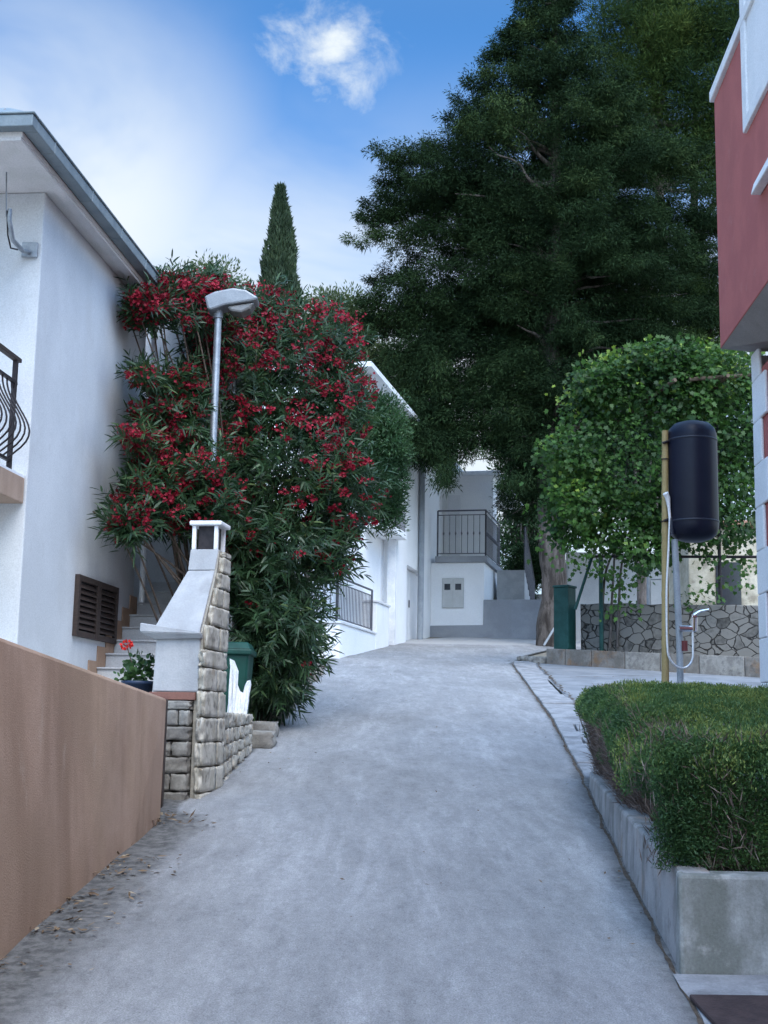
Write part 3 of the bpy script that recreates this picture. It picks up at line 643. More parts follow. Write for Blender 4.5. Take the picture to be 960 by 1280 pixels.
# side stonework following the hood outline
sd_ = MB(); z = 1.0; k = 0
MB().prism([BF(.02, -.05, .95), BF(dz - .01, -.05, .95), BF(dz - .01, -.05, 3.18), BF(.43, -.05, 3.18), BF(.36, -.05, 2.98), BF(.0, -.05, 2.44), BF(.02, -.05, 2.4)], BB * .055).build('mortar', MORTAR, bq)
layers = [.155, .205, .20, .20, .215, .19, .15, .2, .17, .16, .14, .14, .13, .12]
for h in layers:
    zt = min(z + h, 3.18); zc = (z + zt) / 2
    if zt - z < .05: break
    us_ = -.01 if zc < 2.4 else (np.interp(zc, [2.4, 3.0, 3.19], [.03, .41, .47]))
    ue = dz + .0
    cuts = [us_, ue] if (ue - us_) < .36 or k % 2 == 0 and zc > 2.0 else [us_, us_ + (ue - us_) * random.uniform(.5, .68), ue]
    for a_, b_ in zip(cuts[:-1], cuts[1:]):
        sd_.rock(BF((a_ + b_) / 2, .012, zc), BA * ((b_ - a_) / 2 - .008), BB * .030, np.array([0, 0, (zt - z) / 2 - .007]), k * 3.1 + a_, .16, 7, .10)
    z = zt; k += 1
sd_.build('stone_cladding', STONE, bq)
fr = MB(); z = 1.02; k = 0
for h in (.15, .14, .13, .125, .12, .13, .075):
    zc = z + h / 2; sp = random.uniform(-.20, -.14)
    for a_, b_ in ((-.335, sp), (sp, -.055)) if k % 2 else ((-.335, -.055),):
        fr.rock(BF(.0 + random.uniform(-.012, .012), (a_ + b_) / 2, zc), BA * .07, BB * ((b_ - a_) / 2 - .004), np.array([0, 0, h / 2 - .004]), k * 5.3 + a_ * 9, .22, 6, .25)
    z += h; k += 1
fr.build('stone_cladding', STONEG, bq)
# gate post in the gap beside the wall
gpst = MB().box(-1.745, -1.672, 10.28, 10.36, 0.9, 1.89).build('gate_post', DARKWOOD, bevel=.004)
tag(gpst, 'dark gate post in the gap between terracotta wall and barbecue', 'post')
# low stone wall behind the barbecue
sw = MB(); swo = thing('low_stone_wall', 'low dry limestone wall at the road edge beside the barbecue', 'wall', BF(1.8, -.1, 1.3))
def SWF(s, z): # along the wall, s 0..1
    return np.array([-1.375 + .0 + (.03) * s, 11.42 + 2.35 * s, z])
nrow = 5
for r_ in range(nrow):
    s = 0
    while s < .99:
        ds = random.uniform(.09, .2); ds = min(ds, 1 - s)
        zb = road_z(SWF(s + ds / 2, 0)[1]) - .12; zt = 1.81; h = (zt - zb) / nrow; zc = zb + h * (r_ + .5)
        p = SWF(s + ds / 2, zc)
        sw.rock(p + np.array([-.09, 0, 0]), np.array([0, 2.35 * ds / 2 - .006, 0]), np.array([.11, 0, 0]), np.array([0, 0, h / 2 - .004]), s * 17 + r_ * 3.3, .22, 5, .25); s += ds
sw.build('stones', STONE, swo)
MB().hexa([(-1.62, 11.42, .9), (-1.42, 11.42, .9), (-1.40, 13.75, 1.1), (-1.62, 13.75, 1.1), (-1.62, 11.42, 1.78), (-1.43, 11.42, 1.78), (-1.41, 13.75, 1.78), (-1.62, 13.75, 1.78)]).build('core', MORTAR, swo)
# wheelie bin
bx, by = -1.64, 14.15; bz = 1.50
bn = thing('wheelie_bin', 'dark green wheelie bin standing behind the low stone wall', 'bin', (bx, by, bz))
MB().hexa([(bx - .19, by - .20, bz + .05), (bx + .19, by - .20, bz + .05), (bx + .19, by + .2, bz + .05), (bx - .19, by + .2, bz + .05),
           (bx - .24, by - .26, bz + .95), (bx + .24, by - .26, bz + .95), (bx + .24, by + .26, bz + .95), (bx - .24, by + .26, bz + .95)]).build('body', BING, bn, bevel=.03)
lid = MB(); lid.box(bx - .265, bx + .265, by - .29, by + .29, bz + .93, bz + .99); lid.hexa([(bx - .25, by - .27, bz + .991), (bx + .25, by - .27, bz + .991), (bx + .25, by + .27, bz + .991), (bx - .25, by + .27, bz + .991), (bx - .21, by - .2, bz + 1.07), (bx + .21, by - .2, bz + 1.07), (bx + .21, by + .25, bz + 1.07), (bx - .21, by + .25, bz + 1.07)])
lid.build('lid', BING, bn, bevel=.015)
wh_ = MB().tube([(bx - .25, by + .2, bz + .1), (bx - .19, by + .2, bz + .1)], .1, 16).build('wheel', IRON, bn); part_copy(wh_, (.44, 0, 0))
MB().tube([(bx - .2, by + .33, bz + .93), (bx + .2, by + .33, bz + .93)], .016, 8).build('handle', BING, bn)
# torn white plastic leaning on the bin
tp_ = thing('torn_plastic', 'torn white plastic sheet with ragged top leaning against the green bin', 'plastic sheet', aty(297, 895, 13.4))
YP = 13.5
poly = [(283, 897), (306, 897), (314, 856), (313, 850), (309, 851), (306, 857), (304, 866), (300, 864), (297, 856), (298, 839), (293, 826), (287, 823), (289, 850), (286, 872)]
MB().prism([aty(x, y, YP + (.02 * math.sin(x * .9))) for x, y in poly], (0, .02, 0)).build('sheet', PLASTIC, tp_)
fo = MB()
for x in (288, 293, 299, 305, 309):
    yt = {288: 830, 293: 834, 299: 868, 305: 866, 309: 856}[x]
    fo.tube([aty(x - 2, 895, YP - .005), aty(x, (895 + yt) / 2, YP - .02), aty(x + 1, yt, YP - .005)], [.012, .02, .008], 6)
fo.build('fold', PLASTIC, tp_)
# edging stones of the oleander bed
eg = thing('bed_edging', 'rough edging stones around the oleander bed by the road', 'edging', (-1.4, 16, 1.6))
for i, (px, py, s) in enumerate(((330, 917, .17), (328, 930, .16), (345, 901, .13), (351, 893, .14), (359, 884, .13), (366, 876, .15), (373, 867, .14), (380, 858, .15), (387, 848, .17), (393, 839, .18), (397, 831, .16))):
    p = onroad(px, py + 4)
    mb = MB(); mb.rock(p + np.array([-.04, .05, .07]), np.array([s * 1.1, 0, 0]), np.array([0, s * 1.1, 0]), np.array([0, 0, .10]), i * 4.7, .2, 5, .5)
    mb.build('edging_stone', STONEG, eg)

# ------------------------------------------------------------------ street lamp
LY = 15.0; lb = np.array([-2.03, LY, road_z(LY)])
lp = thing('street_lamp', 'grey street lamp with cobra head rising out of the red oleander', 'street lamp', lb)
ptop = aty(273, 392, LY)
MB().tube([lb, (lb[0], LY, 3.4), (lb[0], LY, 3.42), ptop + [0, 0, .02]], [.075, .062, .05, .042], 14).build('pole', GALV, lp)
MB().tube([ptop + [0, 0, -.06], ptop + [0, 0, .06]], .058, 14).build('collar', LAMPM, lp)
def zpx(pts, y0): return [aty(130 + x / 2.4615, 310 + y / 2.4615, LY) + np.array([0, y0, 0]) for x, y in pts]
MB().prism(zpx([(313, 160), (345, 145), (400, 134), (440, 140), (478, 163), (470, 172), (378, 187), (330, 203), (322, 196)], -.15), (0, .30, 0)).build('head', LAMPM, lp, bevel=.03)
MB().prism(zpx([(380, 188), (392, 203), (425, 208), (452, 196), (466, 175)], -.12), (0, .24, 0)).build('lamp_glass', LAMPG, lp, bevel=.025)

# ------------------------------------------------------------------ far white house beyond the bend
R0 = np.array([2.947, 37.627, 0])
WA = np.array([math.sin(math.radians(12.8)), math.cos(math.radians(12.8)), 0]); WB = np.array([WA[1], -WA[0], 0])
def WF(u, v, z): return R0 + WA * u + WB * v + np.array([0, 0, z])
vA = -1.573
fh = thing('two_storey_house', 'white two storey house at the bend with balcony and grey drainpipe', 'house', WF(0, -3, 4.2))
# main block with a recessed doorway
mw = MB()
mw.fbox(WF, -4.757, 8, vA - 6, vA - .22, 3.0, 5.95)
mw.fbox(WF, -4.757, -3.50, vA - .219, vA, 3.0, 5.948)
mw.fbox(WF, -1.12, 2.6, vA - .219, vA, 3.0, 5.948)
mw.fbox(WF, -4.757, 2.6, vA - 6, vA, 5.95, 9.62)
mw.build('wall', WHITE2, fh)
MB().fbox(WF, -9.6, -4.76, vA - 6, vA - .36, 2.6, 9.3).build('wall', WHITE2, fh)
MB().fbox(WF, -6.9, -4.762, vA - .358, vA + .25, 6.42, 6.60).build('balcony', WHITE2, fh, bevel=.02)
sr = MB().fbox(WF, -6.85, -4.80, vA + .20, vA + .225, 7.2, 7.24)
for k in range(16): sr.tube([WF(-6.8 + k * .13, vA + .212, 6.6), WF(-6.8 + k * .13, vA + .212, 7.2)], .012, 5)
sr.build('railing', GREYIRON, fh)
lb_ = MB().fbox(WF, -.02, 5, vA + .003, 0, 3.2, 6.42); lb_.build('porch_block', WHITE2, fh)
ub = MB(); ub.fbox(WF, 1.8, 2.6, vA + .003, 0, 6.6, 9.35); ub.fbox(WF, 2.602, 8, vA - 4, -1.0, 5.2, 9.35); ub.build('wall', WHITE2, fh)
dp = MB()
for q in ((-3.42, -2.30), (-2.27, -1.15)):
    dp.fbox(WF, q[0], q[1], vA - .218, vA - .17, 3.9, 5.9)
dr = dp.build('garage_door', DOORW, fh, bevel=.01)
MB().tube([WF(-2.4, vA - .15, 4.9), WF(-2.4, vA - .15, 5.1)], .02, 6).build('handle', GREYIRON, dr)
MB().tube([WF(-2.0, vA + .09, 3.8), WF(-2.0, vA + .09, 9.55)], .085, 12).build('drainpipe', PVC, fh)
MB().fbox(WF, -5.0, -4.9, vA - .2, vA + .02, 3.0, 9.6).build('corner_strip', TRIM, fh)
# meter cabinet with two doors and small windows
mc = MB().fbox(WF, -.06, -.022, -1.235, -.59, 5.09, 5.97).build('meter_cabinet', CABG, fh, bevel=.01)
for q in ((-1.22, -.925), (-.90, -.605)):
    d = MB().fbox(WF, -.075, -.061, q[0], q[1], 5.11, 5.95).build('cabinet_door', CABG, mc, bevel=.006)
    MB().fbox(WF, -.080, -.0755, q[0] + .06, q[1] - .06, 5.62, 5.80).build('cabinet_window', DARKGL, mc)
# balcony
MB().fbox(WF, -.16, 1.798, -1.43, .10, 6.425, 6.60).build('balcony_slab', GREYREND, fh, bevel=.01)
MB().fbox(WF, 1.80, 3.9, -.95, .10, 6.425, 6.60).build('walkway', GREYREND, fh)
bd = MB().fbox(WF, 1.76, 1.797, -1.40, -1.02, 6.62, 8.75).build('balcony_door', DOORW, fh, bevel=.01)
br = thing('balcony_rail', 'grey metal railing around the balcony of the far white house', 'railing', WF(0, -.6, 6.6))
def rail_run(parent, p0, p1, zt0, zt1, zb0, zb1, n, m=GREYIRON, posts=True, knob=True):
    p0, p1 = np.array(p0), np.array(p1); up = lambda z: np.array([0, 0, z])
    MB().tube([p0 + up(zt0), p1 + up(zt1)], .024, 6).build('handrail', m, parent)
    MB().tube([p0 + up(zt0 - .13), p1 + up(zt1 - .13)], .014, 6).build('rail', m, parent)
    MB().tube([p0 + up(zb0 + .08), p1 + up(zb1 + .08)], .016, 6).build('rail', m, parent)
    for k in range(n + 1):
        t = k / n; q = p0 * (1 - t) + p1 * t; zb = zb0 * (1 - t) + zb1 * t; zt = zt0 * (1 - t) + zt1 * t
        if k in (0, n):
            if posts: MB().tube([q + up(zb), q + up(zt)], .028, 6).build('post', m, parent)
        else:
            b = MB().tube([q + up(zb + .08), q + up(zt - .13)], .010, 5, cap=False)
            if knob: 
                zm = (zb + zt) / 2; b.tube([q + up(zm - .06), q + up(zm), q + up(zm + .06)], [.012, .028, .012], 6, cap=False)
            b.build('baluster', m, parent)
rail_run(br, WF(-.10, -1.37, 0), WF(-.10, .05, 0), 7.95, 7.95, 6.6, 6.6, 8)
rail_run(br, WF(-.10, .05, 0), WF(2.8, .05, 0), 7.95, 7.98, 6.6, 6.6, 16)
# steps down behind the balcony and their railing
fs = thing('house_steps', 'white flight of steps down from the balcony of the far house', 'steps', WF(4.5, -.4, 5.2))
s_ = MB()
for k in range(8): s_.fbox(WF, 1.9 + k * .30, 2.2 + k * .30, .11, .95, 5.0, 6.42 - k * .165)
s_.build('treads', STEP, fs)
MB().prism([WF(1.0, .105, 5.3), WF(4.4, .105, 5.2), WF(4.4, .105, 5.3), WF(1.9, .105, 6.42), WF(1.0, .105, 6.42)], WB * .02).build('stringer', WHITE2, fs) if False else None
sr2 = thing('stair_rail', 'grey mesh railing running down the steps of the far house', 'railing', WF(3.5, .98, 6))
rail_run(sr2, WF(2.0, .95, 0), WF(4.6, .95, 0), 7.75, 6.4, 6.35, 5.1, 26, knob=False)
# roof edges
r2 = MB(); r2.fbox(WF, 1.62, 8.3, vA - 4.4, .2, 9.352, 9.47); r2.build('eave', TRIM, fh, bevel=.02)
r3 = MB(); q = [WF(-9.9, vA - 6.4, 9.622), WF(-9.9, vA + .45, 9.622), WF(3.0, vA + .45, 9.622), WF(3.0, vA - 6.4, 9.622)]
r3.hexa(q + [p + np.array([0, 0, .12]) for p in q]); r3.build('eave', TRIM, fh)
r4 = MB(); q = [WF(-9.8, vA - 6.3, 9.744), WF(-9.8, vA + .38, 9.744), WF(2.9, vA + .38, 9.744), WF(2.9, vA - 6.3, 9.744)]
m_ = [WF(-6.5, vA - 3, 10.7), WF(-1.5, vA - 3, 10.7)]
r4.add(q + m_, [(0, 1, 4), (1, 2, 5, 4), (2, 3, 5), (3, 0, 4, 5)]); r4.build('roof', TILE, fh)
# grey retaining wall and plinth round the porch block
rw = MB(); pts = [(-.03, vA - .0, 4.58), (-.03, -.02, 4.60), (-.03, -.012, 5.33), (-.05, .8, 5.33), (.05, 1.8, 5.34), (.45, 3.2, 5.30), (1.2, 5, 5.28), (2.6, 8, 5.25), (5, 12, 5.25)]
V = []; F = []
for u, v, zt in pts: V += [WF(u - .05, v, 3.0), WF(u - .05, v, zt), WF(u + .2, v, zt), WF(u + .2, v, 3.0)]
for j in range(len(pts) - 1):
    for i in range(4): F.append((4 * j + i, 4 * j + (i + 1) % 4, 4 * j + 4 + (i + 1) % 4, 4 * j + 4 + i))
F += [(0, 1, 2, 3), tuple(4 * (len(pts) - 1) + i for i in (3, 2, 1, 0))]
o = MB().add(V, F).build('retaining_wall', GREYREND, bevel=.015); tag(o, 'smooth grey rendered retaining wall at the bend below the steps', 'wall')
tg = MB().hexa([WF(.1, .02, 4), WF(8, 12, 4), WF(14, 12, 4), WF(14, .02, 4), WF(.1, .02, 5.16), WF(8, 12, 5.16), WF(14, 12, 5.16), WF(14, .02, 5.16)]); struct(tg.build('terrace_ground', GROUND))
lw = MB().fbox(WF, 8.0, 8.3, .5, 12, 5.1, 6.3); o = lw.build('boundary_wall', PALEWALL, bevel=.02); tag(o, 'pale low boundary wall half hidden behind the tree trunk', 'wall')
# fenced terrace in front of the house
tw = thing('terrace_wall', 'white rendered terrace wall with metal fence before the far house', 'wall', WF(-9, -1.7, 3))
t_z = 3.84
MB().fbox(WF, -10.343, -6.95, -1.84, -1.594, 2.4, t_z).build('wall', WHITE2, tw, bevel=.015)
MB().fbox(WF, -10.343, -10.10, -4.6, -1.842, 2.4, t_z).build('wall', WHITE2, tw, bevel=.015)
MB().fbox(WF, -10.38, -6.93, -1.88, -1.56, t_z + .002, t_z + .05).build('coping', TRIM, tw, bevel=.01)
MB().fbox(WF, -10.38, -10.07, -4.6, -1.884, t_z + .002, t_z + .05).build('coping', TRIM, tw, bevel=.01)
MB().fbox(WF, -6.87, -5.45, -1.95, -1.60, 3.0, 4.62).build('gate_pillar', WHITE2, tw, bevel=.015)
MB().fbox(WF, -6.90, -5.42, -1.98, -1.57, 4.622, 4.68).build('pillar_cap', TRIM, tw, bevel=.01)
tf = thing('terrace_fence', 'dark grey vertical bar fence on the white terrace wall', 'fence', WF(-8.6, -1.7, t_z))
rail_run(tf, WF(-10.25, -1.70, 0), WF(-6.95, -1.70, 0), 4.86, 4.90, t_z + .05, t_z + .05, 24, knob=False)
rail_run(tf, WF(-10.25, -4.5, 0), WF(-10.25, -1.70, 0), 4.62, 4.86, t_z + .05, t_z + .05, 20, knob=False)

# ------------------------------------------------------------------ pink house on the right
PA = np.array([.0575, .998, 0]); PB = np.array([.998, -.0575, 0]); PC = np.array([3.31, 12.5, 0])
def PF(u, v, z): return PC + PA * u + PB * v + np.array([0, 0, z])
ph = thing('pink_house', 'pink rendered house on the right with overhanging upper floor', 'house', PF(0, .4, .9))
MB().fbox(PF, -17, 0, 0, 9, 5.47, 8.10).build('wall', PINK, ph, bevel=.01)
MB().fbox(PF, -17, -.012, .335, 9, .4, 5.20).build('wall', PINK, ph)
q = MB(); q.hexa([PF(-17, .01, 5.466), PF(-17, 8.99, 5.10), PF(-1.2, 8.99, 5.10), PF(-1.2, .01, 5.466), PF(-17, .01, 5.467), PF(-17, 8.99, 5.467), PF(-1.2, 8.99, 5.467), PF(-1.2, .01, 5.467)])
so = MB()
so.add([PF(-.003, .006, 5.466), PF(-.003, .31, 5.44), PF(-.003, 9, 5.44), PF(-1.3, .33, 5.19), PF(-1.3, 9, 5.19), PF(-17, .33, 5.19), PF(-17, 9, 5.19), PF(-17, .006, 5.466), PF(-1.3, .006, 5.466)],
       [(0, 1, 3, 8), (1, 2, 4, 3), (3, 4, 6, 5), (8, 3, 5, 7)])
so.build('soffit', SOFFGREY, ph)
tr = MB(); tr.fbox(PF, -17, .05, -.04, 9.05, 8.103, 8.22); tr.build('parapet_trim', TRIM, ph, bevel=.012)
# white projecting loggia frame
lg = MB()
lg.fbox(PF, -1.56, -1.39, -.035, .25, 7.08, 9.6); lg.fbox(PF, -9, -1.563, -.035, .25, 7.08, 7.19); lg.fbox(PF, -9, -1.563, -.035, .25, 8.62, 8.80)
lg.build('loggia_frame', TRIM, ph, bevel=.01)
MB().fbox(PF, -9, -1.564, -.012, .02, 7.192, 8.618).build('loggia_panel', DOORW, ph)
lgd = MB().hexa([PF(-4, -.09, 6.24), PF(-4, .0, 6.24), PF(-1.86, .0, 6.29), PF(-1.86, -.09, 6.29), PF(-4, -.06, 6.42), PF(-4, .0, 6.42), PF(-1.86, .0, 6.40), PF(-1.86, -.06, 6.40)])
lgd.build('window_ledge', TRIM, ph, bevel=.012)
# quoins, each a slightly bevelled white block
z = .5; k = 0
while z < 5.2:
    ln = .30 if k % 2 else .52
    b = MB().fbox(PF, -ln, .012, .300, .334, z, min(z + .415, 5.40)); 
    b.fbox(PF, -.02, .010, .3345, .7, z, min(z + .415, 5.40))
    b.build('quoin', QUOIN, ph, bevel=.012); z += .42; k += 1

# ------------------------------------------------------------------ planter and clipped hedge
pln = thing('planter', 'long weathered concrete planter under the clipped hedge', 'planter', (1.45, 6.2, .6))
PT = [(6.17, 1.376, 1.080), (7.2, 1.45, 1.13), (8.4, 1.545, 1.19), (9.6, 1.645, 1.245), (10.8, 1.75, 1.30), (11.6, 1.82, 1.335), (12.1, 1.90, 1.34), (12.35, 2.02, 1.34)]
V = []; F = []
ysr = np.array([6.17, 7.2, 8.4, 9.6, 10.8, 11.6, 12.1, 12.35])
for Y in ysr:
    X = float(np.interp(Y, [p[0] for p in PT], [p[1] for p in PT])); Z = float(np.interp(Y, [p[0] for p in PT], [p[2] for p in PT]))
    w_ = 0.; V += [(X + w_, Y, road_z(Y) - .3), (X + .02 + w_, Y, Z + 0), (X + .17, Y, Z), (X + .17, Y, road_z(Y) - .3)]
for j in range(len(ysr) - 1):
    for i in range(4): F.append((4 * j + i, 4 * j + (i + 1) % 4, 4 * j + 4 + (i + 1) % 4, 4 * j + 4 + i))
F += [(0, 1, 2, 3), tuple(4 * (len(ysr) - 1) + i for i in (3, 2, 1, 0))]
MB().add(V, F).build('wall', CONCS, pln, bevel=.018)
MB().hexa([(1.378, 6.13, .2), (3.2, 6.13, .2), (3.2, 6.30, .2), (1.378, 6.30, .2), (1.372, 6.135, 1.078), (3.2, 6.135, 1.07), (3.2, 6.30, 1.075), (1.40, 6.30, 1.081)]).build('wall', CONC, pln, bevel=.018)
V = []; F = []
for j, Y in enumerate(ysr):
    X = float(np.interp(Y, [p[0] for p in PT], [p[1] for p in PT])) + .10; Z = float(np.interp(Y, [p[0] for p in PT], [p[2] for p in PT])) - .03
    for i in range(6): V.append((X + (3.25 - X) * i / 5, Y + .1 if j == 0 else Y, Z + .02 * nz2(i, Y, 1.9)))
for j in range(len(ysr) - 1):
    for i in range(5): F.append((j * 6 + i, j * 6 + i + 1, (j + 1) * 6 + i + 1, (j + 1) * 6 + i))
MB().add(V, F, True).build('soil', SOIL, pln)
hg = thing('hedge', 'clipped green hedge with bare brown twigs on its road side', 'hedge', (2.0, 8.5, 1.2))
HEDGE = leafmat('hedge_leaf', (.036, .088, .034), (.09, .175, .05), (.25, .31, .08), .55, .3)
HEDGET = leafmat('hedge_twig', (.10, .072, .06), (.20, .15, .125), (.30, .25, .21), .9, .0)
def hedge_pt(n):
    """points on the hedge's outer skin with outward normals"""
    u = rng.random(n); v = rng.random(n); f = rng.random(n)
    P_ = np.zeros((n, 3)); N_ = np.zeros((n, 3))
    yv = 6.32 + (12.0 - 6.32) * u
    xl = np.interp(yv, [p[0] for p in PT], [p[1] for p in PT]); zb = np.interp(yv, [p[0] for p in PT], [p[2] for p in PT]) - .02
    zt = np.interp(yv, [6.3, 8.0, 9.5, 11.0, 12.0], [1.69, 1.76, 1.95, 2.07, 2.05])
    top = f < .42; side = (f >= .42) & (f < .80); end = f >= .80
    xr = 3.25
    # rounded profile
    P_[top] = np.stack([xl[top] - .06 + (xr - xl[top]) * v[top], yv[top], zt[top]], 1); N_[top] = (0, 0, 1)
    P_[side] = np.stack([xl[side] - .07 + .22 * (1 - v[side]) ** 1.3, yv[side], zb[side] + (zt - zb)[side] * v[side]], 1); N_[side] = (-1, 0, .15)
    ne = end.sum(); xe = 1.33 + 1.9 * u[end]
    P_[end] = np.stack([xe, 6.30 + .10 * (1 - v[end]), 1.08 + .62 * v[end]], 1); N_[end] = (0, -1, .15)
    return P_, N_
def bump3(P_, s, amp, k=0): return np.array([mnoise.noise(Vector((p[0] * s, p[1] * s + k, p[2] * s))) for p in P_]) * amp
n = 30000
P_, N_ = hedge_pt(n)
# round off the top edges
edge_d = np.minimum(P_[:, 0] - (np.interp(P_[:, 1], [p[0] for p in PT], [p[1] for p in PT]) - .07), P_[:, 1] - 6.30); 
topm = N_[:, 2] > .9
P_[topm, 2] -= .15 * np.clip(1 - edge_d[topm] / .26, 0, 1) ** 2
hi = (~topm)
zt_ = np.interp(P_[:, 1], [6.3, 8.0, 9.5, 11.0, 12.0], [1.69, 1.76, 1.95, 2.07, 2.05])
rr = np.clip(1 - (zt_ - P_[:, 2]) / .26, 0, 1) ** 2 * .15
P_[hi] -= N_[hi] * rr[hi][:, None]
endround = np.clip(1 - (12.0 - P_[:, 1]) / .5, 0, 1) ** 2 * .22
P_[:, 0] += endround * (P_[:, 0] < 2.4)
notch = np.exp(-((P_[:, 1] - 7.75 - .12 * P_[:, 2]) / .26) ** 2); bulge = np.clip((P_[:, 1] - 8.2) / .8, 0, 1) * .07
b1 = bump3(P_, 2.0, .08) + bump3(P_, 6, .035, 9) - notch * np.where(N_[:, 0] < -.5, .32, np.where(N_[:, 2] > .9, .24 * np.clip((3.1 - P_[:, 0]) / 1.2, 0, 1), 0)) + np.where(N_[:, 0] < -.5, bulge, 0)
P_ += N_ * b1[:, None]
bare = np.array([mnoise.noise(Vector((p[1] * 1.3, p[2] * 2.0, 4.4))) for p in P_])
side_bare = (N_[:, 0] < -.5) & (P_[:, 2] < zt_ - .19 + .12 * bare) & ((bare > -.34) | (P_[:, 2] < zt_ - .45) | (np.abs(P_[:, 1] - 7.9) < .25)) & (P_[:, 1] > 6.75)
front_bare = (N_[:, 1] < -.5) & (np.array([mnoise.noise(Vector((p[0] * 5, p[2] * 4, 1.7))) for p in P_]) > .40)
low = P_[:, 2] < zt_ - .60
isb = side_bare | (front_bare & (rng.random(n) < .35)) | (low & (rng.random(n) < .75))
g = ~isb
Pg, Ng = P_[g], N_[g]
k = 13
idx = np.repeat(np.arange(len(Pg)), k); jit = rdir(len(idx)) * .030
depth = rng.random(len(idx))[:, None] ** 2 * .10
base = Pg[idx] + jit - Ng[idx] * depth
d = unit(Ng[idx] * .9 + rng.normal(size=(len(idx), 3)) * .75 + np.array([0, 0, .35]))
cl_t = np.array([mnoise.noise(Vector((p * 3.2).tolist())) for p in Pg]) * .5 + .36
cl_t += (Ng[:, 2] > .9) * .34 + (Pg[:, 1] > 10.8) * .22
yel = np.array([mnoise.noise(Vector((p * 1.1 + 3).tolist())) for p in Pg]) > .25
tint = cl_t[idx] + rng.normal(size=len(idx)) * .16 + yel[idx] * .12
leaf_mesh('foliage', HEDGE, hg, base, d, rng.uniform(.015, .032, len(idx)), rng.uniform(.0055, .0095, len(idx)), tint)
# bare twigs: on the bare patches and through the inside
Pb, Nb = P_[isb], N_[isb]
Pi, Ni = hedge_pt(9000); Pi = Pi - Ni * rng.uniform(.08, .30, len(Pi))[:, None]
Pt = np.concatenate([Pb, Pb + rdir(len(Pb)) * .05, Pb + rdir(len(Pb)) * .06 - Nb * .05, Pi, Pi + rdir(len(Pi)) * .05]); Nt = np.concatenate([Nb, Nb, Nb, Ni, Ni])
d = unit(Nt * .55 + rng.normal(size=Pt.shape) * .45 + np.array([0, 0, .8]))
leaf_mesh('twigs', HEDGET, hg, Pt - Nt * .07, d, rng.uniform(.05, .13, len(Pt)), rng.uniform(.004, .008, len(Pt)), rng.random(len(Pt)))
st_ = MB()
for i in range(60):
    y_ = 6.45 + 5.3 * i / 60; x_ = float(np.interp(y_, [p[0] for p in PT], [p[1] for p in PT])) + random.uniform(.15, .5); zb_ = float(np.interp(y_, [p[0] for p in PT], [p[2] for p in PT])) - .05
    for q in range(3):
        tx, ty = random.uniform(-.28, .1), random.uniform(-.2, .2)
        st_.tube([(x_, y_, zb_), (x_ + tx * .5, y_ + ty * .5, zb_ + .25), (x_ + tx, y_ + ty, zb_ + random.uniform(.45, .65))], [.010, .007, .003], 5, cap=False)
st_.build('stems', TWIG, hg)
# metal plate in the apron
p0 = onroad(860, 1254); z_ = road_z(5.6) + .0
pl = MB(); pl.hexa([(1.36, 5.0, road_z(5.0) + .012), (2.4, 5.0, road_z(5.0) + .012), (2.4, 5.76, road_z(5.76) + .012), (1.322, 5.74, road_z(5.74) + .012),
                    (1.36, 5.0, road_z(5.0) + .034), (2.4, 5.0, road_z(5.0) + .034), (2.4, 5.76, road_z(5.76) + .034), (1.322, 5.74, road_z(5.74) + .034)])
o = pl.build('cover_plate', PLATE, bevel=.006); tag(o, 'dark rusty metal cover plate in the ground before the planter', 'cover plate')

# ------------------------------------------------------------------ garden shower
pole = MB(); pbx, pby = 2.80, 13.0
zz = list(np.arange(1.1, 4.78, .04)); nodes = [1.35, 1.75, 2.15, 2.6, 3.05, 3.55, 3.72, 4.12, 4.45]
pts = [(pbx + .016 * (z_ - 1.1), pby, z_) for z_ in zz]
rs = [.040 - .002 * (z_ - 1) + (.004 if min(abs(z_ - q) for q in nodes) < .02 else 0) for z_ in zz]
pole.tube(pts, rs, 14); o = pole.build('bamboo_pole', BAMBOO); tag(o, 'tall yellow bamboo pole standing behind the hedge beside the black tank', 'pole')
sh_ = thing('garden_shower', 'black solar shower tank on a grey pipe with mixer tap and hose', 'shower', (3.0, 13, 1.3))
tcx, tcy = 3.135, 13.02
prof = [(0, 3.60), (.10, 3.605), (.18, 3.63), (.225, 3.67), (.243, 3.72), (.250, 3.76), (.250, 4.66), (.246, 4.71), (.228, 4.765), (.18, 4.815), (.10, 4.84), (0, 4.845)]
MB().lathe((tcx, tcy, 0), prof, 48).build('tank', TANKM, sh_)
for z_ in (3.80, 4.64): MB().lathe((tcx, tcy, 0), [(.2505, z_ - .01), (.254, z_ - .008), (.254, z_ + .008), (.2505, z_ + .01)], 48).build('tank_band', TANKM2, sh_)
for z_ in (3.80, 4.60): MB().tube([(pbx + .02, 12.95, z_), (pbx + .07, 12.95, z_ + .02), (tcx - .23, 12.98, z_ + .02)], .014, 6).build('strap', IRON, sh_)
for z_ in (3.80, 4.44): MB().lathe((pbx + .016 * (z_ - 1.1), pby, z_), [(.043, -.006), (.043, .006)], 16).build('cable_tie', IRON, sh_)
MB().tube([(2.97, 13.0, 1.2), (2.965, 13.0, 2.6), (2.935, 13.0, 3.62)], .034, 12).build('pipe', PVC, sh_)
mt = MB(); mt.tube([(2.95, 12.94, 2.72), (3.12, 12.94, 2.72)], .030, 12); mt.tube([(3.10, 12.94, 2.70), (3.10, 12.92, 2.83)], .034, 12)
mt.hexa([(3.08, 12.90, 2.83), (3.12, 12.90, 2.83), (3.12, 12.94, 2.83), (3.08, 12.94, 2.83), (3.08, 12.90, 2.86), (3.12, 12.90, 2.86), (3.12, 12.94, 2.86), (3.08, 12.94, 2.86)])
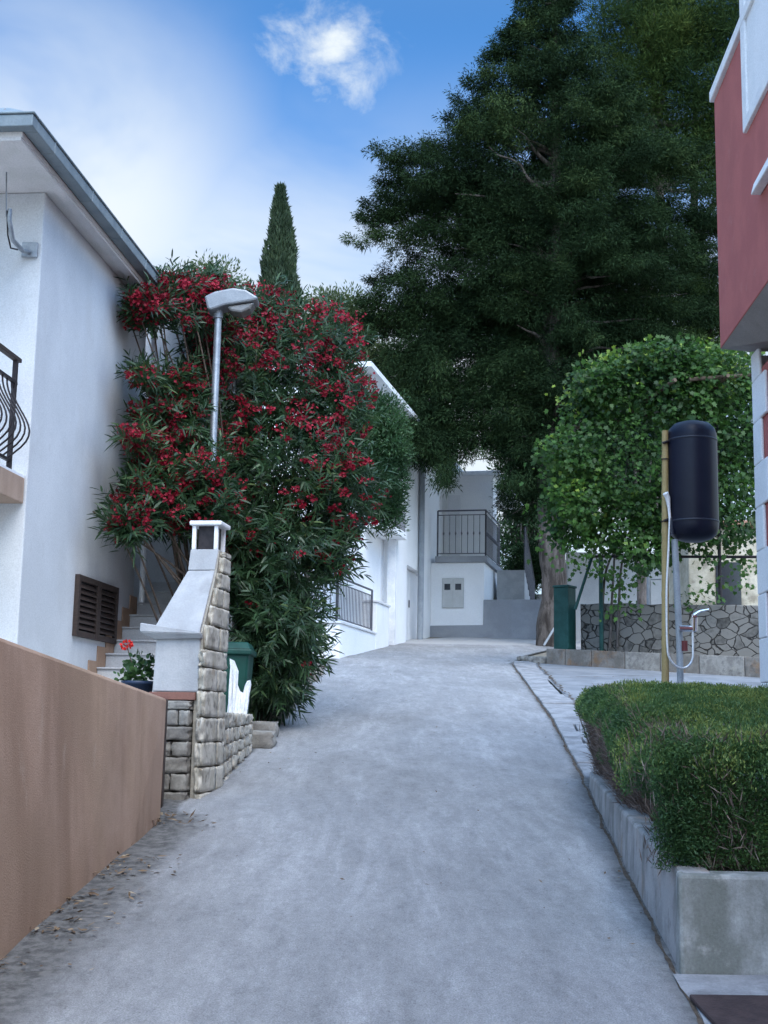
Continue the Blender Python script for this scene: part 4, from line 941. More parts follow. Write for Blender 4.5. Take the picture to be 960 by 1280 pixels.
mt.tube([(3.095, 12.92, 2.85), (3.15, 12.90, 2.89), (3.235, 12.88, 2.91)], [.022, .016, .010], 8)
mt.build('mixer_tap', CHROME, sh_)
MB().tube([(3.01, 12.97, 2.60), (3.01, 12.97, 2.50)], .03, 12).build('valve', REDVALVE, sh_)
hz = [(3.085, 12.94, 2.69)]
for t in np.linspace(0, math.pi, 15): hz.append((2.955 + .125 * math.cos(t) + .0, 12.93, 2.47 - .16 * math.sin(t) + .02 * (1 - math.cos(t))))
hz += [(2.825, 12.93, 2.7), (2.83, 12.93, 3.1), (2.855, 12.93, 3.5), (2.875, 12.93, 3.85)]
hh = MB()
# smooth the hose with a catmull pass
def cat(pts, m=6):
    P4 = [Vector(p) for p in pts]; out_ = []
    for i in range(len(P4) - 1):
        a_, b_, c_, d_ = P4[max(i - 1, 0)], P4[i], P4[i + 1], P4[min(i + 2, len(P4) - 1)]
        for k in range(m):
            t = k / m; out_.append(.5 * ((2 * b_) + (c_ - a_) * t + (2 * a_ - 5 * b_ + 4 * c_ - d_) * t * t + (3 * b_ - a_ - 3 * c_ + d_) * t ** 3))
    return out_ + [P4[-1]]
hh.tube(cat(hz), .011, 8).build('hose', HOSE, sh_)
MB().tube([(2.875, 12.93, 3.83), (2.868, 12.925, 3.93), (2.855, 12.92, 4.03), (2.83, 12.90, 4.075)], [.014, .015, .026, .030], 10).build('shower_head', DOORW, sh_)
MB().tube([(2.90, 12.96, 3.66), (2.90, 12.96, 3.84)], .03, 10).build('holder', TANKM2, sh_)

# ------------------------------------------------------------------ stone kerb, rubble wall, green posts
KA = np.array([3.42, 27.1]); KB = np.array([7.02, 24.53]); KD = (KB - KA) / np.linalg.norm(KB - KA); KN = np.array([-KD[1], KD[0]])
if KN[1] < 0: KN = -KN
def KF(s, v, z):   # s metres along from the left end, v metres back
    p = KA + KD * s + KN * v; return np.array([p[0], p[1], z])
kz = lambda s: 3.34 - .055 * s
kb = MB(); s = 0; i = 0
kt = thing('stone_kerb', 'low kerb of rust stained limestone slabs below the rubble wall', 'kerb', KF(2, 0, 3))
for s0, s1 in ((-.02, .42), (.42, 1.02), (1.02, 1.75), (1.75, 2.5), (2.5, 3.3), (3.3, 4.2), (4.2, 5.3)):
    q = [KF(s0 + .006, 0, 2.3), KF(s1 - .006, 0, 2.3), KF(s1 - .006, .5, 2.3), KF(s0 + .006, .5, 2.3), KF(s0 + .006, .015, kz(s0)), KF(s1 - .006, .015, kz(s1)), KF(s1 - .006, .5, kz(s1)), KF(s0 + .006, .5, kz(s0))]
    MB().hexa(q).build('kerb_slab', KERBM if s0 not in (1.75, 3.3) else STONEG, kt, bevel=.012)
for q in range(5):
    p = KF(-.22 - .16 * q, .1 + .12 * q, 0); mb = MB(); mb.rock([p[0], p[1], road_z(p[1]) + .05], (.14, 0, 0), (0, .12, 0), (0, 0, .10 - .012 * q), q * 3.9, .22, 5, .5); mb.build('loose_stone', STONEG, kt)
rwall = MB(); V = []; F = []
ns_ = 40
for j in range(ns_ + 1):
    s = .52 + (5.6 - .52) * j / ns_; zt = 4.33 - .05 * s + .035 * nz2(s, 0, 2.2)
    V += [KF(s, .52, 2.6), KF(s, .50, zt), KF(s, .90, zt), KF(s, .90, 2.6)]
for j in range(ns_):
    for i in range(4): F.append((4 * j + i, 4 * j + (i + 1) % 4, 4 * j + 4 + (i + 1) % 4, 4 * j + 4 + i))
F += [(0, 1, 2, 3), tuple(4 * ns_ + i for i in (3, 2, 1, 0))]
o = rwall.add(V, F).build('rubble_wall', RUBBLE, bevel=.03); tag(o, 'rubble stone wall with dark joints behind the shower and vine', 'wall')
cbx = thing('utility_box', 'narrow dark green metal utility box beside the tree trunk', 'utility box', KF(.30, .2, 3.3))
def bxf(s0, s1, v0, v1, z0, z1): return MB().hexa([KF(s0, v0, z0), KF(s1, v0, z0), KF(s1, v1, z0), KF(s0, v1, z0), KF(s0, v0, z1), KF(s1, v0, z1), KF(s1, v1, z1), KF(s0, v1, z1)])
bxf(.14, .48, .05, .40, 3.30, 4.60).build('body', GREENM, cbx, bevel=.012)
bxf(.12, .50, .03, .42, 4.602, 4.65).build('lid', GREENM, cbx, bevel=.012)
# ------------------------------------------------------------------ pergola and grapevine
pg = thing('pergola', 'green steel pergola carrying the grapevine above the rubble wall', 'pergola', (5.2, 26, 3.3))
def bar(p0, p1, r, name, m): return MB().tube([p0, p1], r, 8).build(name, m, pg)
pp = np.array([4.478, 26.6, 3.25])
bar(pp, pp + [0, 0, 1.98], .045, 'post', GREENM); bar((3.95, 26.62, 4.12), (4.29, 26.6, 5.18), .032, 'brace', GREENM); bar((4.52, 26.75, 3.3), (4.52, 26.75, 5.2), .03, 'post', GREENM)
bar((4.2, 26.6, 5.21), (7.3, 24.9, 5.04), .028, 'beam', IRON); bar((6.585, 25.3, 4.2), (6.585, 25.3, 8.5), .035, 'post', IRON); bar((3.6, 26.0, 7.3), (3.6, 26.0, 5.2), .03, 'post', IRON)
bar((5.9, 24.6, 8.46), (7.6, 24.6, 8.62), .04, 'roof_beam', PERGW); bar((3.9, 26.5, 7.9), (7.4, 26.3, 8.5), .05, 'roof_beam', PERGW); bar((4.9, 26.5, 8.1), (5.6, 24.5, 8.42), .04, 'rafter', PERGW); bar((6.4, 26.4, 8.3), (6.6, 24.4, 8.5), .04, 'rafter', PERGW)
bar((3.6, 26.0, 7.3), (3.9, 26.5, 7.9), .03, 'brace', IRON)
gv = thing('grapevine', 'lush green grapevine covering the pergola behind the black tank', 'vine', (5.0, 26.2, 4))
VINE = leafmat('vine_leaf', (.016, .050, .012), (.062, .145, .024), (.25, .35, .05), .5, .38)
ell = [(810, 565, 25.6, 1.45, 1.7, 1.0), (890, 550, 25.2, 1.15, 1.75, .9), (728, 620, 26.0, .75, 1.05, .8), (772, 490, 25.6, .75, .70, .7), (845, 480, 25.3, .95, .70, .8), (905, 470, 25.0, .85, .60, .8), (712, 650, 26.0, .5, .55, .6), (905, 640, 25.2, .9, .7, .7), (770, 650, 25.6, .9, .75, .7), (840, 640, 25.4, 1.0, .7, .7), (750, 478, 25.5, .5, .38, .5), (800, 452, 25.3, .5, .3, .5), (870, 450, 25.1, .6, .32, .5), (925, 452, 24.9, .5, .34, .5), (930, 520, 24.9, .5, .7, .5)]
for k in range(46):   # irregular lobes round the outline
    a_ = random.uniform(0, 2 * math.pi); ex_, ey_ = 812 + 118 * math.cos(a_) * random.uniform(.75, 1.08), 565 + 122 * math.sin(a_) * random.uniform(.75, 1.06)
    if ex_ < 760 and ey_ < 500 and (760 - ex_) * .9 + (500 - ey_) > 62: continue
    ell.append((ex_, ey_, random.uniform(24.9, 26.1), random.uniform(.22, .5), random.uniform(.18, .42), .35))
Cs, Ts = [], []
tot = sum(e[3] * e[4] for e in ell)
B_, D_, T_, Lz = [], [], [], []
for px, py, Y, rx, rz, ry in ell:
    c = aty(px, py, Y); m = int(24000 * rx * rz / tot)
    q = rdir(m); rad = rng.uniform(.45, 1.0, m) ** .5
    q_ = q * rad[:, None] * np.array([rx, ry, rz]) * (1 + .42 * np.array([mnoise.noise(Vector((v_ * 2.8 + c).tolist())) for v_ in q]))[:, None]
    B_.append(c + q_)
    dd = q * .8 + rng.normal(size=(m, 3)) * .6; dd[:, 2] -= .55; D_.append(unit(dd))
    cl_ = np.array([mnoise.noise(Vector((v_ * 1.6 + c).tolist())) for v_ in q_]) * .35
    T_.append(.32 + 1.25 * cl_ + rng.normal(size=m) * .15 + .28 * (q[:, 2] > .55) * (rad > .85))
B_ = np.concatenate(B_); D_ = np.concatenate(D_); T_ = np.concatenate(T_)
# loose shoots
for px, py in [(930, 445), (915, 450), (850, 448), (830, 452), (940, 460), (780, 452), (735, 470), (728, 485), (716, 492), (722, 500), (748, 455), (765, 447), (800, 440), (812, 446), (870, 440), (900, 436), (690, 590), (686, 640), (760, 715), (775, 735), (770, 755), (785, 720), (870, 690), (905, 700), (890, 735), (915, 655), (920, 720), (860, 745), (800, 455), (930, 700), (880, 760), (915, 680), (925, 650), (915, 640), (880, 680), (900, 665), (690, 670), (700, 690), (725, 700), (742, 705), (800, 712), (815, 705), (700, 560), (708, 530), (695, 600)]:
    c = aty(px, py, 25.3 + random.random() * 1.0); m = 34
    B_ = np.concatenate([B_, c + rng.normal(size=(m, 3)) * np.array([.22, .2, .13])]); dd = rng.normal(size=(m, 3)) * .6; dd[:, 2] -= .5; D_ = np.concatenate([D_, unit(dd)])
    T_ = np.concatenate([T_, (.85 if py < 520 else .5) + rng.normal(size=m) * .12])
Lz = rng.uniform(.09, .19, len(B_))
sidev = np.stack([rng.normal(size=len(B_)) * .5, np.full(len(B_), -1.) + rng.normal(size=len(B_)) * .5, .7 + rng.normal(size=len(B_)) * .5], 1)
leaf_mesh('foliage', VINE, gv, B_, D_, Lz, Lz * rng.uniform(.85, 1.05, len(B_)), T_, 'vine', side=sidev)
vs_ = MB()
for k in range(3):
    p = np.array([4.5 + .15 * k % 2, 26.65, 3.35]); q = aty(random.uniform(720, 900), random.uniform(470, 650), 25.8)
    vs_.tube(cat([p, p + [.1, 0, 1.6], (p + q) / 2 + [0, .1, .6], q]), [.035 - .03 * i / 18 for i in range(19)], 6)
vs_.build('stems', PBARK, gv)
# climbing sprig at the foot of the post
c = aty(770, 770, 26.6)

# walls behind the vine
nwa, nwb = aty(709, 690, 36.3), aty(872, 692, 36.3)
o = MB().box(nwa[0], nwb[0], 36.3, 36.6, 3.6, nwa[2]).build('neighbour_wall', PALEWALL, bevel=.02); tag(o, 'pale grey rendered wall seen behind the vine and green post', 'wall')
stn = thing('stone_shed', 'tan stone shed with weathered wall glimpsed right of the shower pipe', 'shed', (7.4, 29, 3.4))
MB().box(6.75, 9.5, 28.6, 31, 3.2, 6.2).build('wall', TANSTONE, stn, bevel=.03); MB().box(6.6, 9.7, 28.4, 31.2, 6.203, 6.32).build('roof', TILE, stn, bevel=.02)
MB().box(7.35, 7.9, 28.57, 28.6, 4.4, 5.4).build('window', DARKGL, stn)
tv = thing('garden_tap_post', 'thin white standpipe before the pale wall behind the vine', 'standpipe', aty(811, 750, 29.5))
MB().tube([aty(811, 760, 29.5), aty(811, 705, 29.5)], .05, 8).build('post', PVC, tv); MB().tube([aty(811, 724, 29.5), aty(826, 724, 29.5)], .02, 6).build('arm', PVC, tv)
stick = MB().tube([(4.126, 33.2, 3.78), (4.46, 33.42, 4.3)], .03, 8).build('stick', PVC); tag(stick, 'pale stick leaning against the foot of the tree trunk', 'stick')

# ------------------------------------------------------------------ trees
CONIF = leafmat('conifer_leaf', (.008, .020, .008), (.021, .043, .015), (.058, .092, .030), .85, .10, .12)
PINEL = leafmat('pine_needle', (.012, .030, .010), (.040, .072, .018), (.10, .14, .034), .85, .18, .12)
CYPL = leafmat('cypress_leaf', (.024, .046, .022), (.055, .088, .042), (.11, .15, .065), .6, .2)
OLIVEL = leafmat('pale_leaf', (.06, .09, .035), (.12, .16, .06), (.20, .24, .10), .55, .4)
BROADL = leafmat('broad_leaf', (.015, .045, .016), (.04, .095, .03), (.08, .15, .045), .5, .25)
def branch_tubes(mb, p0, p1, r0, r1, n=6, sag=.3, wob=.12, seg=7):
    p0, p1 = np.array(p0, float), np.array(p1, float); ln = np.linalg.norm(p1 - p0); pts = []
    k = random.random() * 50
    for i in range(seg + 1):
        t = i / seg; p = p0 * (1 - t) + p1 * t
        p = p + np.array(mnoise.noise_vector(Vector((t * 3, k, 0)))) * wob * ln * math.sin(math.pi * min(1, t * 1.0)) * .8
        p[2] += sag * ln * .25 * math.sin(math.pi * t); pts.append(p)
    mb.tube(pts, [r0 + (r1 - r0) * i / seg for i in range(seg + 1)], n, cap=False); return pts

def trunk_mesh(mb, pts, rs, n=18, lump=.16, k=0.):
    """a trunk with flutes and bumps"""
    V = []; m = len(pts)
    P3 = cat(pts, 8); R3 = np.interp(np.linspace(0, m - 1, len(P3)), range(m), rs)
    for i, p in enumerate(P3):
        for j in range(n):
            a = 2 * math.pi * j / n; q = Vector((math.cos(a) * 1.3, math.sin(a) * 1.3, p.z * .55 + k)); q2 = Vector((math.cos(a) * 3, math.sin(a) * 3, p.z * 1.2 + k))
            r = R3[i] * (1 + lump * 1.6 * mnoise.noise(q) + lump * .8 * mnoise.noise(q2)); V.append((p.x + r * math.cos(a), p.y + r * math.sin(a), p.z))
    F = [(i * n + j, i * n + (j + 1) % n, (i + 1) * n + (j + 1) % n, (i + 1) * n + j) for i in range(len(P3) - 1) for j in range(n)]
    mb.add(V, F, True)

# --- the great dark conifer at the bend
TX, TY, TZ = 4.47, 34.1, road_z(34.1)
bt = thing('conifer_tree', 'huge dark green conifer at the bend with gnarled bare trunk', 'tree', (TX, TY, TZ))
tr_ = MB()
trunk_mesh(tr_, [(TX + .05, TY, TZ - .3), (TX + .02, TY, TZ + .3), (TX + .05, TY, TZ + 1.2), (TX, TY, TZ + 2.2), (TX - .05, TY, TZ + 3.2), (TX - .10, TY + .05, TZ + 4.5), (TX, TY, TZ + 8), (TX + .1, TY, TZ + 12), (TX + .1, TY, TZ + 19)], [.55, .37, .32, .37, .32, .30, .24, .17, .03], 28, .30)
ztab = [aty(690, y, 34)[2] for y in (-70, 0, 50, 100, 165, 195, 260, 325, 400, 450, 500, 560, 605)]
rtab = [.25, .85, 1.40, 2.15, 3.1, 4.4, 5.05, 5.5, 5.25, 4.75, 4.1, 3.3, 2.6]
zz_, rr_ = ztab[::-1], rtab[::-1]
C_, R_, O_, TB_ = [], [], [], []
z = zz_[0] - .1
while z < zz_[-1]:
    Rz = float(np.interp(z, zz_, rr_)); nb = int(6 + Rz * 2.0)
    for b in range(nb):
        phi = random.random() * 2 * math.pi; tb = random.gauss(0, .15)
        Rb = Rz * (1.0 if math.cos(phi) < 0 else .88) * (random.random() ** .5 * .34 + .70)
        if random.random() < .10: Rb *= 1.10
        p0 = np.array([TX + .1 * (z - TZ) / 19, TY, z - Rb * .12])
        p1 = np.array([TX + Rb * math.cos(phi), TY + Rb * ((.18 if math.cos(phi) < 0 and z < zz_[6] else .45) if math.sin(phi) < 0 else .85) * math.sin(phi), z + Rb * random.uniform(-.14, .16) - (.35 if z < zz_[3] else 0)])
        if b % 4 == 0: branch_tubes(tr_, p0, p0 * .25 + p1 * .75, .03 + .012 * Rb, .01, 5, .2)
        ax_ = p1 - p0; ax_ = ax_ / np.linalg.norm(ax_); tipd = ax_ + np.array([0, 0, random.uniform(.1, .75)]); tipd /= np.linalg.norm(tipd)
        nk = max(5, int(Rb * 6.0))
        for k in range(nk):
            t = random.random() ** .75; t = .22 + .78 * t
            sg = .07 + .34 * math.sqrt(max(0, 1 - t)) * min(1, Rb / 2.2)
            p = p0 * (1 - t) + p1 * t; p[2] += .14 * Rb * math.sin(math.pi * t); p = p + rng.normal(size=3) * np.array([sg, sg, sg * .65])
            C_.append(p); R_.append(random.uniform(.15, .30) * (1 if t < .85 else .8)); TB_.append(tb + .12 * (t - .6))
            o_ = tipd + rng.normal(size=3) * .35; O_.append(o_ / np.linalg.norm(o_))
        for k in range(2): C_.append(p1 + tipd * .16 * k); R_.append(.15 - .03 * k); TB_.append(tb + .1); O_.append(tipd)
    z += random.uniform(.36, .5)
C_ = np.array(C_); R_ = np.array(R_); O_ = np.array(O_)
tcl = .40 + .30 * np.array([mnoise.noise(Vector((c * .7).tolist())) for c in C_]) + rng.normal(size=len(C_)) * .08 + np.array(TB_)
print('conifer clumps', len(C_))
for px, py in [(505, 560), (520, 580), (545, 592), (575, 580), (600, 588), (620, 590), (530, 545), (500, 520), (495, 500), (515, 530), (550, 565), (590, 575), (640, 600), (558, 604), (540, 560), (525, 520), (510, 490), (610, 570)]:
    for k in range(7):
        C_ = np.concatenate([C_, [aty(px, py, 33.6 + rng.normal() * .5) + rng.normal(size=3) * .16]]); R_ = np.append(R_, random.uniform(.16, .32)); O_ = np.concatenate([O_, [[-.3, -.2, -.8]]]); tcl = np.append(tcl, .4 + rng.normal() * .14)
def projxy(P):
    v = P - EYE; w = v @ CF; return 480 + FPX * (v @ CR) / w, 640 - FPX * (v @ CU) / w
_x, _y = projxy(C_)   # the lowest boughs are pruned clear of the house front
kp = ~((_y > 578 + 14 * np.sin(_x * .06)) & (_x < 628) & ~((_x > 533) & (_x < 566) & (_y < 606)))
C_, R_, O_, tcl = C_[kp], R_[kp], O_[kp], tcl[kp]
xt, rt2, ot, tt2 = [], [], [], []
for k in range(520):     # hanging lower boughs on the street side
    px_, py_ = random.uniform(484, 566), random.uniform(436, 580)
    if py_ > 455 + (px_ - 484) * 1.55 + 60 or py_ < 430: continue
    xt.append(aty(px_, py_, 34.2 + rng.normal() * .45)); rt2.append(random.uniform(.15, .30)); q_ = np.array([-.5, -.1, -.35]) + rng.normal(size=3) * .4; ot.append(q_ / np.linalg.norm(q_)); tt2.append(.38 + rng.normal() * .16)
for k in range(420):     # dense core round the stem
    zc_ = random.uniform(zz_[2], zz_[-1] - 1); rc_ = .16 * float(np.interp(zc_, zz_, rr_)) + .15
    xt.append(np.array([TX + .1 * (zc_ - TZ) / 19, TY, zc_]) + rng.normal(size=3) * np.array([rc_, rc_, .3])); rt2.append(random.uniform(.2, .34)); ot.append(unit(rng.normal(size=3))); tt2.append(.3 + rng.normal() * .12)
C_ = np.concatenate([C_, xt]); R_ = np.concatenate([R_, rt2]); O_ = np.concatenate([O_, ot]); tcl = np.concatenate([tcl, tt2])
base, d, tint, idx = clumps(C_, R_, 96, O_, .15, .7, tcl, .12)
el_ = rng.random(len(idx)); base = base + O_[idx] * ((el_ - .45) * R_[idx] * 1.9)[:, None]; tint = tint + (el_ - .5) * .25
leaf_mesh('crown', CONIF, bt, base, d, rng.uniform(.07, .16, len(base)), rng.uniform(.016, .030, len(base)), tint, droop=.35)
tr_.build('trunk', BARK, bt)

# --- two pines behind it on the right
def pine(name, label, bx, by, regions, Y, npuff, trunk_top, group, seed, lean=0):
    t = thing(name, label, 'tree', (bx, by, road_z(by)), group)
    mb = MB(); zb = road_z(by)
    top = np.array(trunk_top)
    trunk_mesh(mb, [(bx, by, zb - .3), (bx + lean * .3, by, zb + 3), (bx + (top[0] - bx) * .55 + lean, by, zb + (top[2] - zb) * .45), tuple(top)], [.30, .26, .20, .05], 12, .1, seed)
    C_, R_ = [], []
    area = sum(r[2] * r[3] for r in regions)
    for px, py, rx, rz in regions:
        c = aty(px, py, Y); m = int(npuff * rx * rz / area) + 1
        for k in range(m):
            q = unit(rng.normal(size=3)) * random.random() ** .40
            p = c + q * np.array([rx * Y / FPX, max(rx, rz) * Y / FPX * .8, rz * Y / FPX]); C_.append(p); R_.append(random.uniform(.30, .52))
        zh = zb + (top[2] - zb) * .25; zq = max(zh, c[2] - rz * Y / FPX * .7); f = min(1, max(0, (zq - zb) / (top[2] - zb)))
        p0 = np.array([bx + (top[0] - bx) * f, by, zq])
        for k in range(4):
            e = c + rng.normal(size=3) * np.array([rx, rx, rz]) * Y / FPX * .45; branch_tubes(mb, p0, e, .10, .02, 6, .1, .2)
    C_ = np.array(C_); R_ = np.array(R_)
    tcl = .46 + .55 * np.array([mnoise.noise(Vector((c * .6 + seed).tolist())) for c in C_]) + rng.normal(size=len(C_)) * .10
    base, d, tint, idx = clumps(C_, R_, 84, None, .45, .8, tcl, .15)
    leaf_mesh('crown', PINEL, t, base, d, rng.uniform(.14, .26, len(base)), rng.uniform(.016, .030, len(base)), tint)
    mb.build('trunk', PBARK, t)
    return t
pine('pine_tree', 'tall pine with airy needle clumps right of the big conifer', 8.2, 38, [(800, 40, 75, 75), (775, 130, 55, 60), (850, 110, 55, 80), (800, 200, 72, 50), (880, 200, 35, 60), (790, 310, 45, 25), (740, 330, 40, 60), (770, 400, 60, 55), (700, 430, 70, 70), (840, 40, 60, 70), (700, 330, 50, 70)], 38, 1900, (8.1, 38, 24), 'pines behind the pergola', 3.1, .3)
pine('pine_tree', 'pine with pale grey trunk beside the pink house wall', 9.55, 38.5, [(900, 30, 50, 60), (915, 130, 40, 70), (860, 370, 50, 48), (915, 250, 30, 50), (905, 400, 40, 40), (830, 450, 60, 40), (890, 470, 60, 45)], 37.5, 900, (9.6, 38.5, 22), 'pines behind the pergola', 8.7, -.2)

# --- slender cypress far behind
cyY = 50.0; ct_ = aty(352, 236, cyY); cz = road_z(cyY)
cy = thing('cypress_tree', 'slender pointed cypress far behind the red oleander', 'tree', (ct_[0], cyY, cz))
H = ct_[2] - cz; n = 26000
tt = rng.random(n) ** .8; z = cz + H * tt; prof = np.interp(tt, [0, .1, .35, .6, .75, .86, .95, 1], [.55, .95, 1.05, .92, .76, .52, .24, .03])
phi = rng.random(n) * 2 * math.pi; lob = 1 + .12 * np.sin(phi * 5 + z * .8) + .10 * np.sin(phi * 3 - z * 2.3)
rad = prof * lob * (.55 + .45 * rng.random(n) ** .4)
base = np.stack([ct_[0] + rad * np.cos(phi), cyY + rad * np.sin(phi), z], 1); base[:, 0] += .05 * np.sin(z)
d = unit(np.stack([np.cos(phi) * .45, np.sin(phi) * .45, np.full(n, 1.2)], 1) + rng.normal(size=(n, 3)) * .3)
tint = .40 + .5 * np.array([mnoise.noise(Vector((b * 1.3).tolist())) for b in base]) + rng.normal(size=n) * .18
leaf_mesh('crown', CYPL, cy, base, d, rng.uniform(.18, .36, n), rng.uniform(.05, .10, n), tint)
tk = MB(); tk.tube([(ct_[0], cyY, cz - .3), (ct_[0], cyY, cz + H * .5), (ct_[0], cyY, cz + H + .12)], [.22, .14, .01], 8); tk.build('trunk', BARK, cy)

# --- loose pale trees and bushes behind the oleander, dark trees beyond the steps
def loose_tree(name, label, px, Y, regions, leafm, nc, nl, Lf, group=None, cat_='tree', seedk=0., rr=(.3, .55), trunk_r=.16):
    bx = aty(px, 640, Y)[0]; zb = road_z(Y); t = thing(name, label, cat_, (bx, Y, zb), group); mb = MB()
    C_, R_ = [], []; area = sum(r[2] * r[3] for r in regions); zc = np.mean([aty(r[0], r[1], Y)[2] for r in regions])
    fork = np.array([bx, Y, zb + (zc - zb) * .55]); trunk_mesh(mb, [(bx, Y, zb - .3), (bx + .05, Y, zb + (zc - zb) * .25), tuple(fork)], [trunk_r * 1.3, trunk_r, trunk_r * .8], 10, .12, seedk)
    for x, y, rx, ry in regions:
        c = aty(x, y, Y); m = int(nc * rx * ry / area) + 1
        for k in range(m):
            q = unit(rng.normal(size=3)) * random.random() ** .42
            p = c + q * np.array([rx, max(rx, ry) * .8, ry]) * Y / FPX; C_.append(p); R_.append(random.uniform(*rr))
            if k % 7 == 0: branch_tubes(mb, fork, p, trunk_r * .45, .012, 5, .1, .15)
    C_ = np.array(C_); R_ = np.array(R_)
    tcl = .42 + .4 * np.array([mnoise.noise(Vector((c * .8 + seedk).tolist())) for c in C_]) + rng.normal(size=len(C_)) * .1
    base, d, tint, idx = clumps(C_, R_, nl, None, .3, .85, tcl, .16)
    leaf_mesh('crown', leafm, t, base, d, rng.uniform(*Lf, len(base)), rng.uniform(Lf[0] * .25, Lf[1] * .33, len(base)), tint)
    mb.build('trunk', PBARK, t); return t
loose_tree('olive_tree', 'pale feathery tree peeping above the oleander beside the roof eave', 262, 40, [(262, 350, 38, 26), (232, 362, 18, 26), (285, 385, 30, 30), (305, 400, 22, 40)], OLIVEL, 150, 44, (.10, .20), None, seedk=1.)
loose_tree('olive_tree', 'pale green tree between the cypress and the big conifer', 405, 42, [(400, 395, 28, 30), (428, 390, 24, 26), (390, 430, 34, 34), (440, 435, 36, 36), (455, 400, 20, 25), (470, 450, 24, 24)], OLIVEL, 300, 60, (.10, .20), None, seedk=5.)
loose_tree('dark_tree', 'dense dark tree behind the balcony steps of the far house', 655, 50, [(655, 620, 50, 45), (640, 690, 40, 45), (690, 650, 40, 50), (670, 560, 60, 50)], BROADL, 420, 50, (.12, .24), None, seedk=9.)
loose_tree('dark_bush', 'dark round bush on the terrace beside the balcony steps', 658, 45, [(655, 722, 22, 26), (668, 700, 20, 30)], CONIF, 120, 60, (.10, .2), None, 'bush', 11., trunk_r=.08)
loose_tree('laurel_tree', 'dark broadleaf tree filling the gap behind the grapevine', 800, 34, [(760, 560, 60, 60), (830, 560, 70, 70), (900, 540, 60, 80), (800, 480, 70, 40)], BROADL, 420, 50, (.12, .22), None, seedk=14.)
loose_tree('bay_tree', 'dense mid green shrubby tree beside the red oleander', 384, 27.2, [(478, 540, 30, 48), (472, 600, 32, 50), (490, 575, 20, 60), (455, 515, 30, 28), (455, 560, 30, 60), (478, 640, 24, 24)], BROADL, 520, 90, (.06, .12), None, seedk=17., rr=(.18, .34), trunk_r=.07)

# --- the red oleander
ol = thing('oleander', 'big oleander covered in crimson blossom behind the barbecue', 'shrub', (-2.0, 16.4, road_z(16.4)))
OLEL = leafmat('oleander_leaf', (.018, .046, .020), (.045, .095, .034), (.14, .19, .06), .45, .25, .45)
OLEF = leafmat('oleander_flower', (.17, .003, .014), (.33, .006, .026), (.50, .022, .05), .6, .3)
lobes = [ # px, py, Y, rx, ry (px), depth m, shoots, flowers
    (330, 480, 16.6, 105, 85, 1.1, 330, 74), (350, 590, 16.2, 105, 85, 1.2, 330, 48), (245, 395, 16.0, 72, 42, .8, 120, 52), (205, 395, 14.9, 40, 28, .5, 26, 18), (203, 470, 14.7, 36, 20, .5, 36, 18),
    (215, 530, 14.9, 45, 26, .5, 34, 10), (174, 548, 13.9, 22, 12, .3, 14, 9), (185, 640, 14.2, 46, 26, .6, 52, 16), (225, 630, 14.8, 40, 40, .7, 60, 18), (164, 652, 13.7, 22, 12, .3, 14, 4), (400, 430, 17.0, 58, 50, .9, 100, 26),
    (425, 520, 16.8, 48, 70, .9, 120, 34), (425, 620, 16.4, 52, 65, .9, 130, 28), (350, 700, 15.9, 75, 70, 1.0, 240, 8), (345, 790, 15.7, 62, 70, .9, 240, 1), (340, 850, 15.8, 42, 42, .6, 120, 0), (372, 800, 15.9, 20, 46, .5, 50, 0),
    (300, 730, 15.7, 40, 60, .7, 110, 3), (275, 590, 15.9, 55, 60, .9, 110, 22), (290, 430, 16.8, 60, 60, .9, 110, 30), (300, 660, 15.6, 50, 40, .8, 90, 8), (330, 395, 17.0, 45, 32, .8, 60, 14), (412, 690, 16.2, 34, 36, .6, 70, 5), (262, 600, 14.5, 26, 36, .35, 46, 9), (270, 640, 14.5, 24, 34, .35, 40, 4), (188, 385, 14.5, 26, 22, .4, 30, 20), (180, 470, 14.2, 18, 14, .3, 16, 8), (212, 600, 14.6, 40, 30, .5, 40, 14), (160, 664, 13.7, 24, 14, .3, 22, 4), (240, 455, 16.5, 40, 40, .6, 60, 12), (228, 500, 15.2, 34, 34, .5, 60, 14), (222, 565, 14.9, 34, 30, .5, 60, 14), (195, 520, 14.6, 26, 20, .35, 34, 10), (190, 585, 14.3, 28, 24, .35, 40, 12), (185, 615, 14.1, 30, 20, .35, 34, 10), (180, 400, 14.6, 20, 18, .3, 22, 12), (215, 365, 15.2, 40, 18, .4, 36, 24), (255, 365, 16, 40, 18, .5, 40, 24)]
root = np.array([-1.95, 16.3, road_z(16.4)])
sp, sdir, sl = [], [], []; fc = []; stems = MB()
